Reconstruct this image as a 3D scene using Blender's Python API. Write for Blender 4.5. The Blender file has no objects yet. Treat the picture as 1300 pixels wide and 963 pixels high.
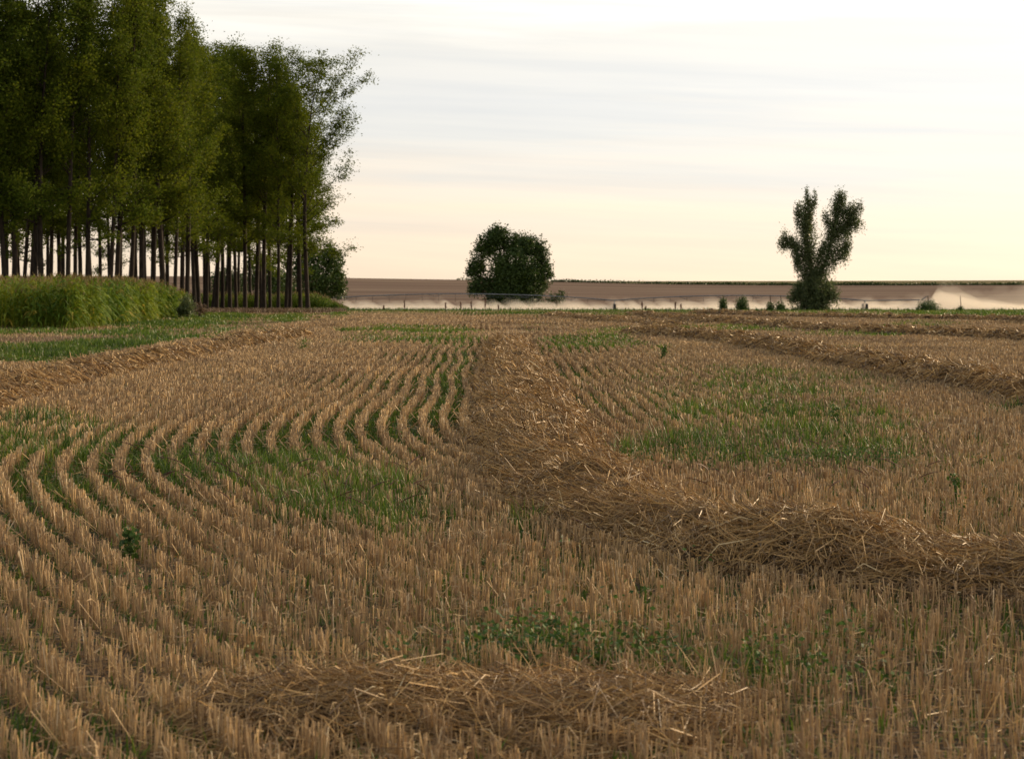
import bpy, bmesh, math, random
import numpy as np

# ------------------------------------------------------------------ camera, world, sun, exposure
C = bpy.context.scene.collection
S = bpy.context.scene
F, H, YH = 2600.0, 1.5, 370.0           # focal length (px of a 1300 px wide frame), eye height, horizon line

cam = bpy.data.cameras.new('camera')
camo = bpy.data.objects.new('camera', cam)
C.objects.link(camo)
S.camera = camo
camo.location = (0, 0, H)
camo.rotation_euler = (math.radians(90), 0, 0)
cam.sensor_width = 36
cam.lens = 36 * F / 1300
cam.shift_y = -(481.5 - YH) / 1300
cam.clip_start = 0.1
cam.clip_end = 9000
cam.dof.use_dof = True
cam.dof.focus_distance = 17.0
cam.dof.aperture_fstop = 7.0

S.view_settings.view_transform = 'Standard'
S.view_settings.look = 'None'
S.view_settings.gamma = 1
S.view_settings.use_curve_mapping = False
S.view_settings.exposure = 0.0
cy = S.cycles
cy.max_bounces = 6
cy.diffuse_bounces = 3
cy.glossy_bounces = 2
cy.transmission_bounces = 3
cy.volume_bounces = 2
cy.use_denoising = True
cy.sample_clamp_indirect = 8

SUN_AZ, SUN_EL = 50.0, 14.0             # degrees right of the view direction, above the horizon
W = bpy.data.worlds.new('World')
S.world = W
W.use_nodes = True
nt = W.node_tree
nt.nodes.clear()


def N(tree, kind, **kw):
    n = tree.nodes.new(kind)
    for k, v in kw.items():
        setattr(n, k, v)
    return n


def math_(tree, op, a, b=None, c=None, clamp=False):
    n = tree.nodes.new('ShaderNodeMath')
    n.operation = op
    n.use_clamp = clamp
    for i, v in enumerate((a, b, c)):
        if v is None:
            continue
        if isinstance(v, (int, float)):
            n.inputs[i].default_value = v
        else:
            tree.links.new(v, n.inputs[i])
    return n.outputs[0]


def mixc(tree, fac, a, b, mode='MIX'):
    n = tree.nodes.new('ShaderNodeMix')
    n.data_type = 'RGBA'
    n.blend_type = mode
    for sock, v in ((n.inputs[0], fac), (n.inputs[6], a), (n.inputs[7], b)):
        if isinstance(v, (int, float)):
            sock.default_value = v
        elif isinstance(v, tuple):
            sock.default_value = v + (1,)
        else:
            tree.links.new(v, sock)
    return n.outputs[2]


def ramp(tree, fac, stops):
    n = tree.nodes.new('ShaderNodeValToRGB')
    e = n.color_ramp.elements
    while len(e) < len(stops):
        e.new(0.5)
    for q, (p, c) in zip(e, stops):
        q.position = p
        q.color = tuple(c) + (1,)
    tree.links.new(fac, n.inputs[0])
    return n.outputs[0]


L = nt.links.new
tc = N(nt, 'ShaderNodeTexCoord')
sep = N(nt, 'ShaderNodeSeparateXYZ')
L(tc.outputs['Generated'], sep.inputs[0])
dx, dy, dz = sep.outputs
nish = N(nt, 'ShaderNodeTexSky', sky_type='NISHITA')
nish.sun_disc = False
nish.sun_elevation = math.radians(SUN_EL)
nish.sun_rotation = math.radians(SUN_AZ)
nish.dust_density = 2.0
# thin layered evening cloud: long nearly level streaks
cmb = N(nt, 'ShaderNodeCombineXYZ')
L(math_(nt, 'MULTIPLY', dx, 2.2), cmb.inputs[0])
L(math_(nt, 'MULTIPLY', dy, 2.2), cmb.inputs[1])
L(math_(nt, 'MULTIPLY', math_(nt, 'MULTIPLY_ADD', dx, 0.03, dz), 42.0), cmb.inputs[2])
n1 = N(nt, 'ShaderNodeTexNoise')
n1.inputs['Scale'].default_value = 1.0
n1.inputs['Detail'].default_value = 6
n1.inputs['Roughness'].default_value = 0.55
n1.inputs['Distortion'].default_value = 0.4
L(cmb.outputs[0], n1.inputs['Vector'])
streak = math_(nt, 'MULTIPLY', math_(nt, 'SUBTRACT', n1.outputs['Fac'], 0.42), 3.6, clamp=True)
cmb2 = N(nt, 'ShaderNodeCombineXYZ')
L(math_(nt, 'MULTIPLY', dx, 5.0), cmb2.inputs[0])
L(math_(nt, 'MULTIPLY', dy, 5.0), cmb2.inputs[1])
L(math_(nt, 'MULTIPLY', math_(nt, 'MULTIPLY_ADD', dx, 0.05, dz), 120.0), cmb2.inputs[2])
n2 = N(nt, 'ShaderNodeTexNoise')
n2.inputs['Scale'].default_value = 1.0
n2.inputs['Detail'].default_value = 4
L(cmb2.outputs[0], n2.inputs['Vector'])
fine = math_(nt, 'MULTIPLY', math_(nt, 'SUBTRACT', n2.outputs['Fac'], 0.40), 4.0, clamp=True)
elev = math_(nt, 'MULTIPLY', dz, 1 / 0.16, clamp=True)
veil = ramp(nt, elev, [(0.0, (1.16, 0.90, 0.64)), (0.16, (1.08, 0.90, 0.70)), (0.34, (0.90, 0.88, 0.82)),
                       (0.58, (0.90, 0.89, 0.86)), (0.80, (1.00, 0.955, 0.87)), (1.0, (1.08, 1.03, 0.94))])
warm = ramp(nt, elev, [(0.0, (1.22, 0.97, 0.70)), (0.3, (1.18, 0.97, 0.75)), (0.6, (1.02, 0.97, 0.87)),
                       (0.85, (1.4, 1.34, 1.2)), (1.0, (1.7, 1.6, 1.45))])
cloud = mixc(nt, streak, veil, warm)
cloud = mixc(nt, math_(nt, 'MULTIPLY', fine, 0.7), cloud, mixc(nt, 1.0, cloud, (0.88, 0.905, 0.945), 'MULTIPLY'))
# brightness follows the angle from the veiled sun
sd = (math.sin(math.radians(SUN_AZ)) * math.cos(math.radians(SUN_EL)),
      math.cos(math.radians(SUN_AZ)) * math.cos(math.radians(SUN_EL)), math.sin(math.radians(SUN_EL)))
dot = N(nt, 'ShaderNodeVectorMath', operation='DOT_PRODUCT')
L(tc.outputs['Generated'], dot.inputs[0])
dot.inputs[1].default_value = sd
glow = math_(nt, 'POWER', math_(nt, 'MULTIPLY_ADD', dot.outputs['Value'], 0.5, 0.5, clamp=True), 2.6)
bright = math_(nt, 'MULTIPLY_ADD', glow, 0.75, 0.60)
bc = N(nt, 'ShaderNodeCombineColor')
L(bright, bc.inputs[0]); L(bright, bc.inputs[1]); L(bright, bc.inputs[2])
cloud = mixc(nt, 1.0, cloud, bc.outputs[0], 'MULTIPLY')
# overhead the veil is darker and bluer
high = math_(nt, 'MULTIPLY', math_(nt, 'SUBTRACT', dz, 0.2), 2.2, clamp=True)
cloud = mixc(nt, high, cloud, (0.42, 0.45, 0.50))
sc10 = mixc(nt, 1.0, cloud, (10.0, 10.0, 10.0), 'MULTIPLY')
sky = mixc(nt, 0.93, nish.outputs[0], sc10)
bg = N(nt, 'ShaderNodeBackground')
L(sky, bg.inputs['Color'])
bg.inputs['Strength'].default_value = 0.1
wo = N(nt, 'ShaderNodeOutputWorld')
L(bg.outputs[0], wo.inputs['Surface'])

sun = bpy.data.lights.new('sun', 'SUN')
sun.energy = 5.0
sun.angle = math.radians(8)
sun.color = (1.0, 0.75, 0.46)
suno = bpy.data.objects.new('sun', sun)
C.objects.link(suno)
suno.rotation_euler = (math.radians(90 - SUN_EL), 0, math.radians(180 - SUN_AZ))

rng = np.random.default_rng(7)


# ------------------------------------------------------------------ helpers
def at(px, d):
    return (px - 650.0) * d / F


def dist_of(py, z=0.0):
    return F * (H - z) / (py - YH)


def pt(px, py):
    d = dist_of(py)
    return (at(px, d), d)


def topx(x, y):
    y = np.maximum(y, 0.5)
    return 650 + F * x / y, YH + F * H / y


_tab = np.random.default_rng(3).random((256, 256))


def vnoise(x, y, s=1.0, seed=0):
    x = np.asarray(x, float) / s + seed * 17.3
    y = np.asarray(y, float) / s + seed * 9.7
    xi = np.floor(x).astype(int); yi = np.floor(y).astype(int)
    fx = x - xi; fy = y - yi
    fx = fx * fx * (3 - 2 * fx); fy = fy * fy * (3 - 2 * fy)
    a = _tab[xi % 256, yi % 256]; b = _tab[(xi + 1) % 256, yi % 256]
    c = _tab[xi % 256, (yi + 1) % 256]; d = _tab[(xi + 1) % 256, (yi + 1) % 256]
    return (a * (1 - fx) + b * fx) * (1 - fy) + (c * (1 - fx) + d * fx) * fy


def fnoise(x, y, s=1.0, seed=0):
    return (vnoise(x, y, s, seed) * 4 + vnoise(x, y, s / 2, seed + 1) * 2 + vnoise(x, y, s / 4, seed + 2)) / 7


def sstep(a, b, v):
    t = np.clip((v - a) / (b - a), 0, 1)
    return t * t * (3 - 2 * t)


def make_mesh(name, V, faces, mat=None, parent=None, attrs=None, smooth=False, kind=None):
    """faces: list of int arrays (n,3) or (n,4)"""
    me = bpy.data.meshes.new(name)
    V = np.asarray(V, np.float32)
    me.vertices.add(len(V))
    me.vertices.foreach_set('co', V.ravel())
    idx = np.concatenate([f.ravel() for f in faces]).astype(np.int32)
    sizes = np.concatenate([np.full(len(f), f.shape[1]) for f in faces]).astype(np.int32)
    starts = np.concatenate([[0], np.cumsum(sizes)[:-1]]).astype(np.int32)
    me.loops.add(len(idx))
    me.loops.foreach_set('vertex_index', idx)
    me.polygons.add(len(sizes))
    me.polygons.foreach_set('loop_start', starts)
    try:
        me.polygons.foreach_set('loop_total', sizes)
    except Exception:
        pass
    me.update(calc_edges=True)
    me.polygons.foreach_set('use_smooth', np.full(len(sizes), smooth))
    for k, v in (attrs or {}).items():
        a = me.attributes.new(k, 'FLOAT', 'POINT')
        a.data.foreach_set('value', np.asarray(v, np.float32).ravel())
    if mat:
        me.materials.append(mat)
    o = bpy.data.objects.new(name, me)
    C.objects.link(o)
    if parent:
        o.parent = parent
    if kind:
        o['kind'] = kind
    return o


def ribbons(P, Wd, side):
    """P (n,k,3) spine, Wd (n,k) half widths, side (n,3) -> verts, [quads]"""
    n, k, _ = P.shape
    A = P - side[:, None, :] * Wd[..., None]
    B = P + side[:, None, :] * Wd[..., None]
    V = np.stack([A, B], 2).reshape(-1, 3)
    base = (np.arange(n) * k * 2)[:, None] + (np.arange(k - 1) * 2)[None]
    base = base.ravel()
    return V, [np.stack([base, base + 1, base + 3, base + 2], 1)]


def prisms(P, R, cap=True):
    """three sided tubes along spines P (n,k,3), radii R (n,k)"""
    n, k, _ = P.shape
    T = P[:, -1] - P[:, 0]
    T /= np.linalg.norm(T, axis=1, keepdims=True) + 1e-9
    ref = np.where(np.abs(T[:, 2:3]) > 0.8, np.array([[1.0, 0, 0]]), np.array([[0, 0, 1.0]]))
    U = np.cross(T, ref); U /= np.linalg.norm(U, axis=1, keepdims=True)
    Wv = np.cross(T, U)
    ph = rng.random(n) * 6.28
    rings = []
    for j in range(3):
        a = ph + j * 2.0944
        dirv = U * np.cos(a)[:, None] + Wv * np.sin(a)[:, None]
        rings.append(P + dirv[:, None, :] * R[..., None])
    V = np.stack(rings, 2).reshape(-1, 3)
    base = ((np.arange(n) * k * 3)[:, None] + (np.arange(k - 1) * 3)[None]).ravel()
    q = []
    for j in range(3):
        j2 = (j + 1) % 3
        q.append(np.stack([base + j, base + j2, base + 3 + j2, base + 3 + j], 1))
    out = [np.concatenate(q)]
    if cap:
        e = np.arange(n) * k * 3 + (k - 1) * 3
        out.append(np.stack([e, e + 1, e + 2], 1))
    return V, out


def join(parts):
    """list of (V, faces, attrs)"""
    Vs, fs, at_ = [], {3: [], 4: []}, {}
    off = 0
    for V, faces, a in parts:
        Vs.append(V)
        for f in faces:
            fs[f.shape[1]].append(f + off)
        for k, v in a.items():
            at_.setdefault(k, []).append(v)
        off += len(V)
    return np.concatenate(Vs), [np.concatenate(v) for v in fs.values() if v], {k: np.concatenate(v) for k, v in at_.items()}


def rep(v, m):
    return np.repeat(np.asarray(v), m)


def tube_path(pts, radii, seg=7):
    """one closed tapered tube through pts"""
    pts = np.asarray(pts, float); k = len(pts)
    V = []
    for i in range(k):
        t = pts[min(i + 1, k - 1)] - pts[max(i - 1, 0)]
        t /= np.linalg.norm(t) + 1e-9
        ref = np.array([1.0, 0, 0]) if abs(t[0]) < 0.7 else np.array([0, 1.0, 0])
        u = np.cross(t, ref); u /= np.linalg.norm(u); w = np.cross(t, u)
        for j in range(seg):
            a = 2 * math.pi * j / seg
            V.append(pts[i] + radii[i] * (math.cos(a) * u + math.sin(a) * w))
    q = [[i * seg + j, i * seg + (j + 1) % seg, (i + 1) * seg + (j + 1) % seg, (i + 1) * seg + j]
         for i in range(k - 1) for j in range(seg)]
    V.append(pts[0]); V.append(pts[-1])
    t3 = [[len(V) - 2, (j + 1) % seg, j] for j in range(seg)] + [[len(V) - 1, (k - 1) * seg + j, (k - 1) * seg + (j + 1) % seg] for j in range(seg)]
    return np.array(V), [np.array(q), np.array(t3)], {}


def empty(name, loc, label, cat, group=None):
    o = bpy.data.objects.new(name, None)
    C.objects.link(o)
    o.location = loc
    o['label'] = label; o['category'] = cat
    if group:
        o['group'] = group
    return o


def tag(o, label, cat=None, group=None, kind=None):
    o['label'] = label
    if cat: o['category'] = cat
    if group: o['group'] = group
    if kind: o['kind'] = kind
    return o


# ------------------------------------------------------------------ materials
def plant_mat(name, stops, rough=0.6, trans=0.0, spec=0.25, noise=None):
    """colour by the per-blade attribute 'rnd'"""
    m = bpy.data.materials.new(name)
    m.use_nodes = True
    t = m.node_tree; t.nodes.clear()
    a = N(t, 'ShaderNodeAttribute', attribute_name='rnd')
    col = ramp(t, a.outputs['Fac'], stops)
    if noise:
        g = N(t, 'ShaderNodeNewGeometry')
        nn = N(t, 'ShaderNodeTexNoise')
        nn.inputs['Scale'].default_value = noise[0]
        nn.inputs['Detail'].default_value = 3
        t.links.new(g.outputs['Position'], nn.inputs['Vector'])
        f = math_(t, 'MULTIPLY', math_(t, 'SUBTRACT', nn.outputs['Fac'], 0.35), 3.0, clamp=True)
        col = mixc(t, math_(t, 'MULTIPLY', f, noise[1]), col, mixc(t, 1.0, col, noise[2], 'MULTIPLY'))
    b = N(t, 'ShaderNodeBsdfPrincipled')
    t.links.new(col, b.inputs['Base Color'])
    b.inputs['Roughness'].default_value = rough
    b.inputs['Specular IOR Level'].default_value = spec
    out = N(t, 'ShaderNodeOutputMaterial')
    if trans > 0:
        tr = N(t, 'ShaderNodeBsdfTranslucent')
        t.links.new(col, tr.inputs['Color'])
        mx = N(t, 'ShaderNodeMixShader')
        mx.inputs[0].default_value = trans
        t.links.new(b.outputs[0], mx.inputs[1]); t.links.new(tr.outputs[0], mx.inputs[2])
        t.links.new(mx.outputs[0], out.inputs['Surface'])
    else:
        t.links.new(b.outputs[0], out.inputs['Surface'])
    return m


M_STUB = plant_mat('stubble_stems', [(0, (0.26, 0.175, 0.10)), (0.3, (0.43, 0.295, 0.16)), (0.65, (0.62, 0.435, 0.225)), (0.9, (0.78, 0.53, 0.23)), (1, (0.90, 0.75, 0.50))],
                   trans=0.12, noise=(0.35, 0.6, (0.80, 0.78, 0.76)))
M_STRAW = plant_mat('straw_strands', [(0, (0.12, 0.075, 0.036)), (0.3, (0.29, 0.18, 0.078)), (0.7, (0.56, 0.355, 0.14)), (0.93, (0.80, 0.51, 0.19)), (1, (0.92, 0.74, 0.42))],
                    trans=0.10, rough=0.5, noise=(0.9, 0.5, (0.75, 0.72, 0.72)))
M_GRASS = plant_mat('grass_blades', [(0, (0.035, 0.07, 0.012)), (0.5, (0.085, 0.145, 0.018)), (0.85, (0.16, 0.215, 0.028)), (1, (0.30, 0.24, 0.07))],
                    trans=0.35, rough=0.5)
M_DEAD = plant_mat('seed_heads', [(0, (0.09, 0.03, 0.03)), (1, (0.20, 0.10, 0.06))], trans=0.1)
M_WEED = plant_mat('broad_leaves', [(0, (0.035, 0.075, 0.02)), (1, (0.10, 0.17, 0.03))], trans=0.25)
M_CORN = plant_mat('corn_leaves', [(0, (0.05, 0.105, 0.012)), (0.5, (0.13, 0.215, 0.02)), (0.85, (0.25, 0.31, 0.03)), (1, (0.45, 0.36, 0.07))],
                   trans=0.35, noise=(0.16, 0.8, (1.8, 1.35, 0.9)))
M_TASSEL = plant_mat('corn_tassels', [(0, (0.20, 0.15, 0.04)), (1, (0.36, 0.25, 0.08))], trans=0.2)
M_LEAF = plant_mat('poplar_leaves', [(0, (0.045, 0.078, 0.008)), (0.55, (0.10, 0.140, 0.012)), (0.9, (0.14, 0.16, 0.018)), (1, (0.16, 0.175, 0.025))],
                   trans=0.42, rough=0.75, spec=0.12, noise=(0.22, 0.8, (1.45, 1.25, 0.8)))
M_LEAFD = plant_mat('dark_tree_leaves', [(0, (0.03, 0.055, 0.017)), (0.7, (0.065, 0.105, 0.024)), (1, (0.115, 0.15, 0.035))],
                    trans=0.22, rough=0.5, noise=(0.15, 0.7, (1.5, 1.4, 0.9)))
M_LEAFG = plant_mat('grey_green_leaves', [(0, (0.07, 0.10, 0.04)), (0.7, (0.14, 0.175, 0.07)), (1, (0.24, 0.25, 0.11))],
                    trans=0.4, rough=0.4)
M_BRUSH = plant_mat('dry_brush', [(0, (0.13, 0.09, 0.055)), (1, (0.24, 0.16, 0.09))], trans=0.1)


def simple_mat(name, c1, c2, scale=6.0, rough=0.85, metal=0.0, bump=0.3, stretch=(1, 1, 1)):
    m = bpy.data.materials.new(name); m.use_nodes = True
    t = m.node_tree; b = t.nodes['Principled BSDF']
    co = N(t, 'ShaderNodeTexCoord'); mp = N(t, 'ShaderNodeMapping')
    mp.inputs['Scale'].default_value = stretch
    t.links.new(co.outputs['Object'], mp.inputs[0])
    nn = N(t, 'ShaderNodeTexNoise'); nn.inputs['Scale'].default_value = scale; nn.inputs['Detail'].default_value = 5
    t.links.new(mp.outputs[0], nn.inputs['Vector'])
    t.links.new(ramp(t, nn.outputs['Fac'], [(0.35, c1), (0.65, c2)]), b.inputs['Base Color'])
    b.inputs['Roughness'].default_value = rough; b.inputs['Metallic'].default_value = metal
    b.inputs['Specular IOR Level'].default_value = 0.2
    bp = N(t, 'ShaderNodeBump'); bp.inputs['Strength'].default_value = bump; bp.inputs['Distance'].default_value = 0.05
    t.links.new(nn.outputs['Fac'], bp.inputs['Height']); t.links.new(bp.outputs[0], b.inputs['Normal'])
    return m


M_BARK = simple_mat('poplar_bark', (0.018, 0.013, 0.010), (0.055, 0.039, 0.028), 5, stretch=(3, 3, 0.5))
M_STEEL = simple_mat('galvanised_pipe', (0.16, 0.17, 0.18), (0.24, 0.25, 0.26), 3, rough=0.5, metal=0.5)
M_TYRE = simple_mat('tyre_rubber', (0.02, 0.02, 0.02), (0.03, 0.03, 0.03), 3)
M_STONE = simple_mat('pale_stone', (0.6, 0.56, 0.5), (0.75, 0.7, 0.62), 20)
M_STONED = simple_mat('dark_stone', (0.07, 0.06, 0.05), (0.12, 0.1, 0.08), 20)
M_MOUND = simple_mat('matted_straw', (0.045, 0.029, 0.016), (0.17, 0.108, 0.052), 22, bump=1.0, stretch=(1, 0.5, 1))  # darker noise tone paints in the shaded gaps between straws


def ground_mat():
    m = bpy.data.materials.new('field_soil'); m.use_nodes = True
    t = m.node_tree; b = t.nodes['Principled BSDF']
    g = N(t, 'ShaderNodeNewGeometry')
    def noise(sc, det, stretch=(1, 1, 1)):
        mp = N(t, 'ShaderNodeMapping'); mp.inputs['Scale'].default_value = stretch
        t.links.new(g.outputs['Position'], mp.inputs[0])
        n = N(t, 'ShaderNodeTexNoise'); n.inputs['Scale'].default_value = sc; n.inputs['Detail'].default_value = det
        t.links.new(mp.outputs[0], n.inputs['Vector'])
        return n.outputs['Fac']
    soil = ramp(t, noise(3.0, 8), [(0.3, (0.055, 0.038, 0.024)), (0.7, (0.11, 0.075, 0.045))])
    lit = math_(t, 'MULTIPLY', math_(t, 'SUBTRACT', noise(45, 3, (1, 0.35, 1)), 0.52), 9.0, clamp=True)
    c = mixc(t, math_(t, 'MULTIPLY', lit, 0.55), soil, (0.34, 0.225, 0.125))
    a = N(t, 'ShaderNodeAttribute', attribute_name='far')
    big = noise(0.5, 6, (0.15, 1, 1))
    c = mixc(t, a.outputs['Fac'], c, ramp(t, big, [(0.3, (0.13, 0.085, 0.055)), (0.7, (0.29, 0.195, 0.12))]))
    a2 = N(t, 'ShaderNodeAttribute', attribute_name='green')
    gm = math_(t, 'MULTIPLY', a2.outputs['Fac'], math_(t, 'MULTIPLY_ADD', noise(9, 5), 1.3, -0.1, clamp=True), clamp=True)
    c = mixc(t, gm, c, (0.06, 0.105, 0.02))
    t.links.new(c, b.inputs['Base Color'])
    b.inputs['Roughness'].default_value = 0.95
    b.inputs['Specular IOR Level'].default_value = 0.1
    bp = N(t, 'ShaderNodeBump'); bp.inputs['Strength'].default_value = 0.8; bp.inputs['Distance'].default_value = 0.04
    t.links.new(noise(25, 5), bp.inputs['Height']); t.links.new(bp.outputs[0], b.inputs['Normal'])
    return m


M_GROUND = ground_mat()


def hill_mat(name, c1, c2, c3, streak=0.03):
    m = bpy.data.materials.new(name); m.use_nodes = True
    t = m.node_tree; b = t.nodes['Principled BSDF']
    g = N(t, 'ShaderNodeNewGeometry')
    mp = N(t, 'ShaderNodeMapping'); mp.inputs['Scale'].default_value = (0.15, 1.0, 1.0)
    t.links.new(g.outputs['Position'], mp.inputs[0])
    n = N(t, 'ShaderNodeTexNoise'); n.inputs['Scale'].default_value = streak; n.inputs['Detail'].default_value = 7
    n.inputs['Roughness'].default_value = 0.6
    t.links.new(mp.outputs[0], n.inputs['Vector'])
    t.links.new(ramp(t, n.outputs['Fac'], [(0.3, c1), (0.5, c2), (0.7, c3)]), b.inputs['Base Color'])
    b.inputs['Roughness'].default_value = 0.95
    b.inputs['Specular IOR Level'].default_value = 0.0
    return m


# ------------------------------------------------------------------ terrain
CR_PX = np.array([-3000, 300, 440, 600, 700, 850, 1000, 1300, 4000])
CR_PY = np.array([350, 350.5, 352.8, 355.2, 357.5, 360.8, 362.2, 361.8, 360])
FR_PY = np.array([357.4, 357.4, 357.4, 357.3, 357.0, 357.0, 356.8, 355.8, 354])


def gz(x, y):
    x = np.asarray(x, float); y = np.asarray(y, float)
    z = 0.03 * (fnoise(x, y, 2.3, 1) - 0.5) + 0.10 * (fnoise(x, y, 14, 5) - 0.5) * sstep(20, 60, y)
    z = z - 2.1 * (1 - np.exp(-np.maximum(y - 150, 0) / 110.0))
    px = 650 + F * x / np.maximum(y, 300)
    cr = H + (YH - np.interp(px, CR_PX, CR_PY)) * 950 / F
    t = np.clip((y - 430) / 520.0, 0, 1)
    up = t ** 1.25
    z = z + (cr + 2.1) * up * (y <= 950) + (cr + 2.1 - (y - 950) * 0.03) * (y > 950)
    # beyond the brow: a dip and the far green slope
    fr = H + (YH - np.interp(px, CR_PX, FR_PY)) * 1500 / F
    k = sstep(1080, 1500, y)
    z2 = np.where(y > 1080, (1 - k) * (cr - 3.9) + k * fr, z)
    z2 = np.where(y > 1500, fr - (y - 1500) * 0.01, z2)
    return z2


# ------------------------------------------------------------------ the swath line and green patches
CL = np.array([(7.5, 7.0), (5.5, 8.5), (4.2, 9.35), (3.3, 9.85), (2.7, 10.15), (2.35, 10.35), (2.0, 10.6), (1.65, 10.9), (1.35, 11.35), (1.02, 12.2), (0.62, 13.6), (0.42, 15.5), (0.32, 18.0), (0.27, 21),
               (0.20, 26), (0.05, 35), (-0.05, 45), (-0.10, 57), (0.0, 80), (0.2, 110), (0.4, 145)], float)


def smooth_line(P, n=400):
    P = np.asarray(P, float)
    for _ in range(3):                       # Chaikin
        A = P[:-1] * 0.75 + P[1:] * 0.25; B = P[:-1] * 0.25 + P[1:] * 0.75
        P = np.concatenate([P[:1], np.stack([A, B], 1).reshape(-1, 2), P[-1:]])
    s = np.concatenate([[0], np.cumsum(np.linalg.norm(np.diff(P, axis=0), axis=1))])
    u = np.linspace(0, s[-1], n)
    return np.stack([np.interp(u, s, P[:, 0]), np.interp(u, s, P[:, 1])], 1)


CLs = smooth_line(CL, 700)
ROWG = smooth_line([(7.4, 2.2), (5.6, 4.0), (4.2, 6.0), (2.95, 8.4), (1.95, 10.7), (1.05, 13.0), (0.25, 15.2), (-0.36, 17.2), (-0.75, 20.4), (-0.95, 26), (-1.12, 35.5), (-1.34, 52), (-1.5, 80), (-1.5, 145)], 900)


def line_dist(x, y, line):
    """unsigned distance to polyline points (fine sampling) """
    out = np.full(len(x), 1e9)
    ln = line[::3]
    for i in range(0, len(x), 20000):
        d2 = (x[i:i + 20000, None] - ln[None, :, 0]) ** 2 + (y[i:i + 20000, None] - ln[None, :, 1]) ** 2
        out[i:i + 20000] = np.sqrt(d2.min(1))
    return out


WIN = [  # name label, line (world), half width, height, density of strands per m2
    ('broad golden straw windrow curving from far centre to right foreground', CL[:18], 0.65, 0.27, 1.0),
    ('straw windrow along the left, between stubble and green verge', [pt(-90, 540), pt(0, 508), pt(130, 478), pt(290, 444), pt(385, 430)], 0.62, 0.32, 0.4),
    ('long straw windrow on the right running back from the frame edge', [pt(1420, 545), pt(1300, 508), pt(1130, 477), pt(1000, 452), pt(920, 437), pt(850, 430), pt(790, 427.5)], 0.62, 0.36, 0.4),
    ('far straw windrow on the right passing behind the small stones', [pt(1480, 452), pt(1300, 437), pt(1150, 428), pt(1040, 423), pt(950, 415), pt(870, 407), pt(800, 402)], 0.75, 0.36, 0.2),
    ('farthest straw windrow on the right, nearest the green strip', [pt(1400, 416), pt(1290, 411), pt(1130, 407.5), pt(1000, 404.5), pt(880, 401)], 0.8, 0.36, 0.2),
    ('low dark windrow at the far middle beyond the centre windrow', [pt(700, 403), pt(745, 407), pt(800, 412), pt(860, 416)], 0.8, 0.30, 0.2),
    ('matted heap of fallen straw at the bottom centre of the stubble', [(-1.2, 6.95), (-0.85, 7.05), (-0.45, 7.2), (0.0, 7.25), (0.35, 7.15), (0.8, 7.0)], 0.60, 0.12, 0.8),
]
WLINES = [smooth_line(w[1], 300) for w in WIN]

PATCH = [  # px, py, rx, ry, strength of weeds and grass
    (290, 612, 75, 26, 1), (390, 625, 110, 34, 1.3), (470, 648, 100, 32, 1.4), (530, 665, 60, 22, 1.2), (590, 640, 70, 22, .6),
    (50, 568, 130, 24, 1.2), (150, 560, 70, 14, .5), (40, 660, 60, 50, .25), (735, 668, 55, 18, 1.2), (830, 690, 90, 10, .4),
    (950, 555, 110, 50, 1.1), (1070, 565, 130, 44, 1.0), (900, 590, 100, 16, 1.1), (970, 515, 80, 34, .9), (1010, 495, 160, 34, .6), (860, 520, 60, 60, .5), (1200, 600, 120, 50, .4), (1060, 596, 60, 9, .9), (1180, 560, 110, 40, .22),
    (860, 545, 60, 30, .4), (760, 510, 30, 40, .35), (1285, 515, 30, 14, 1),
    (560, 500, 16, 60, .5), (590, 470, 14, 30, .6), (480, 560, 130, 60, .22), (120, 620, 160, 50, .35), (180, 710, 40, 25, .3),
    (690, 840, 90, 16, .75), (960, 862, 90, 12, .7), (870, 868, 60, 10, .5), (560, 868, 90, 14, .25), (1180, 690, 130, 14, .35), (250, 760, 120, 80, .15),
    (20, 800, 60, 90, .25), (1050, 800, 300, 60, .10),
    (525, 436, 80, 6.5, .9), (520, 421, 75, 3.5, .9), (755, 441, 60, 10, .8), (780, 425, 50, 4, .5), (915, 421, 90, 4, .8), (985, 424, 30, 3, .6),
    (1090, 430, 70, 5, .5), (1170, 415, 60, 3, .4), (840, 455, 30, 10, .35), (1080, 450, 80, 6, .3),
    (260, 490, 60, 14, .2), (390, 440, 12, 6, .7), (60, 480, 60, 14, .25), (100, 500, 20, 10, .3),
    (-50, 450, 90, 4, .9), (60, 449, 60, 5, 1), (150, 440, 90, 4, 1.1), (260, 430, 90, 3.2, 1.1), (320, 422, 60, 3, .7), (365, 405, 30, 5, 1), (110, 423, 120, 2.2, 1), (200, 412, 90, 4, 1.3), (265, 403, 70, 4, 1.1), (30, 421, 70, 2, .6),
    (420, 402, 25, 3, .5), (340, 431, 60, 3, .4),
]


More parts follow.
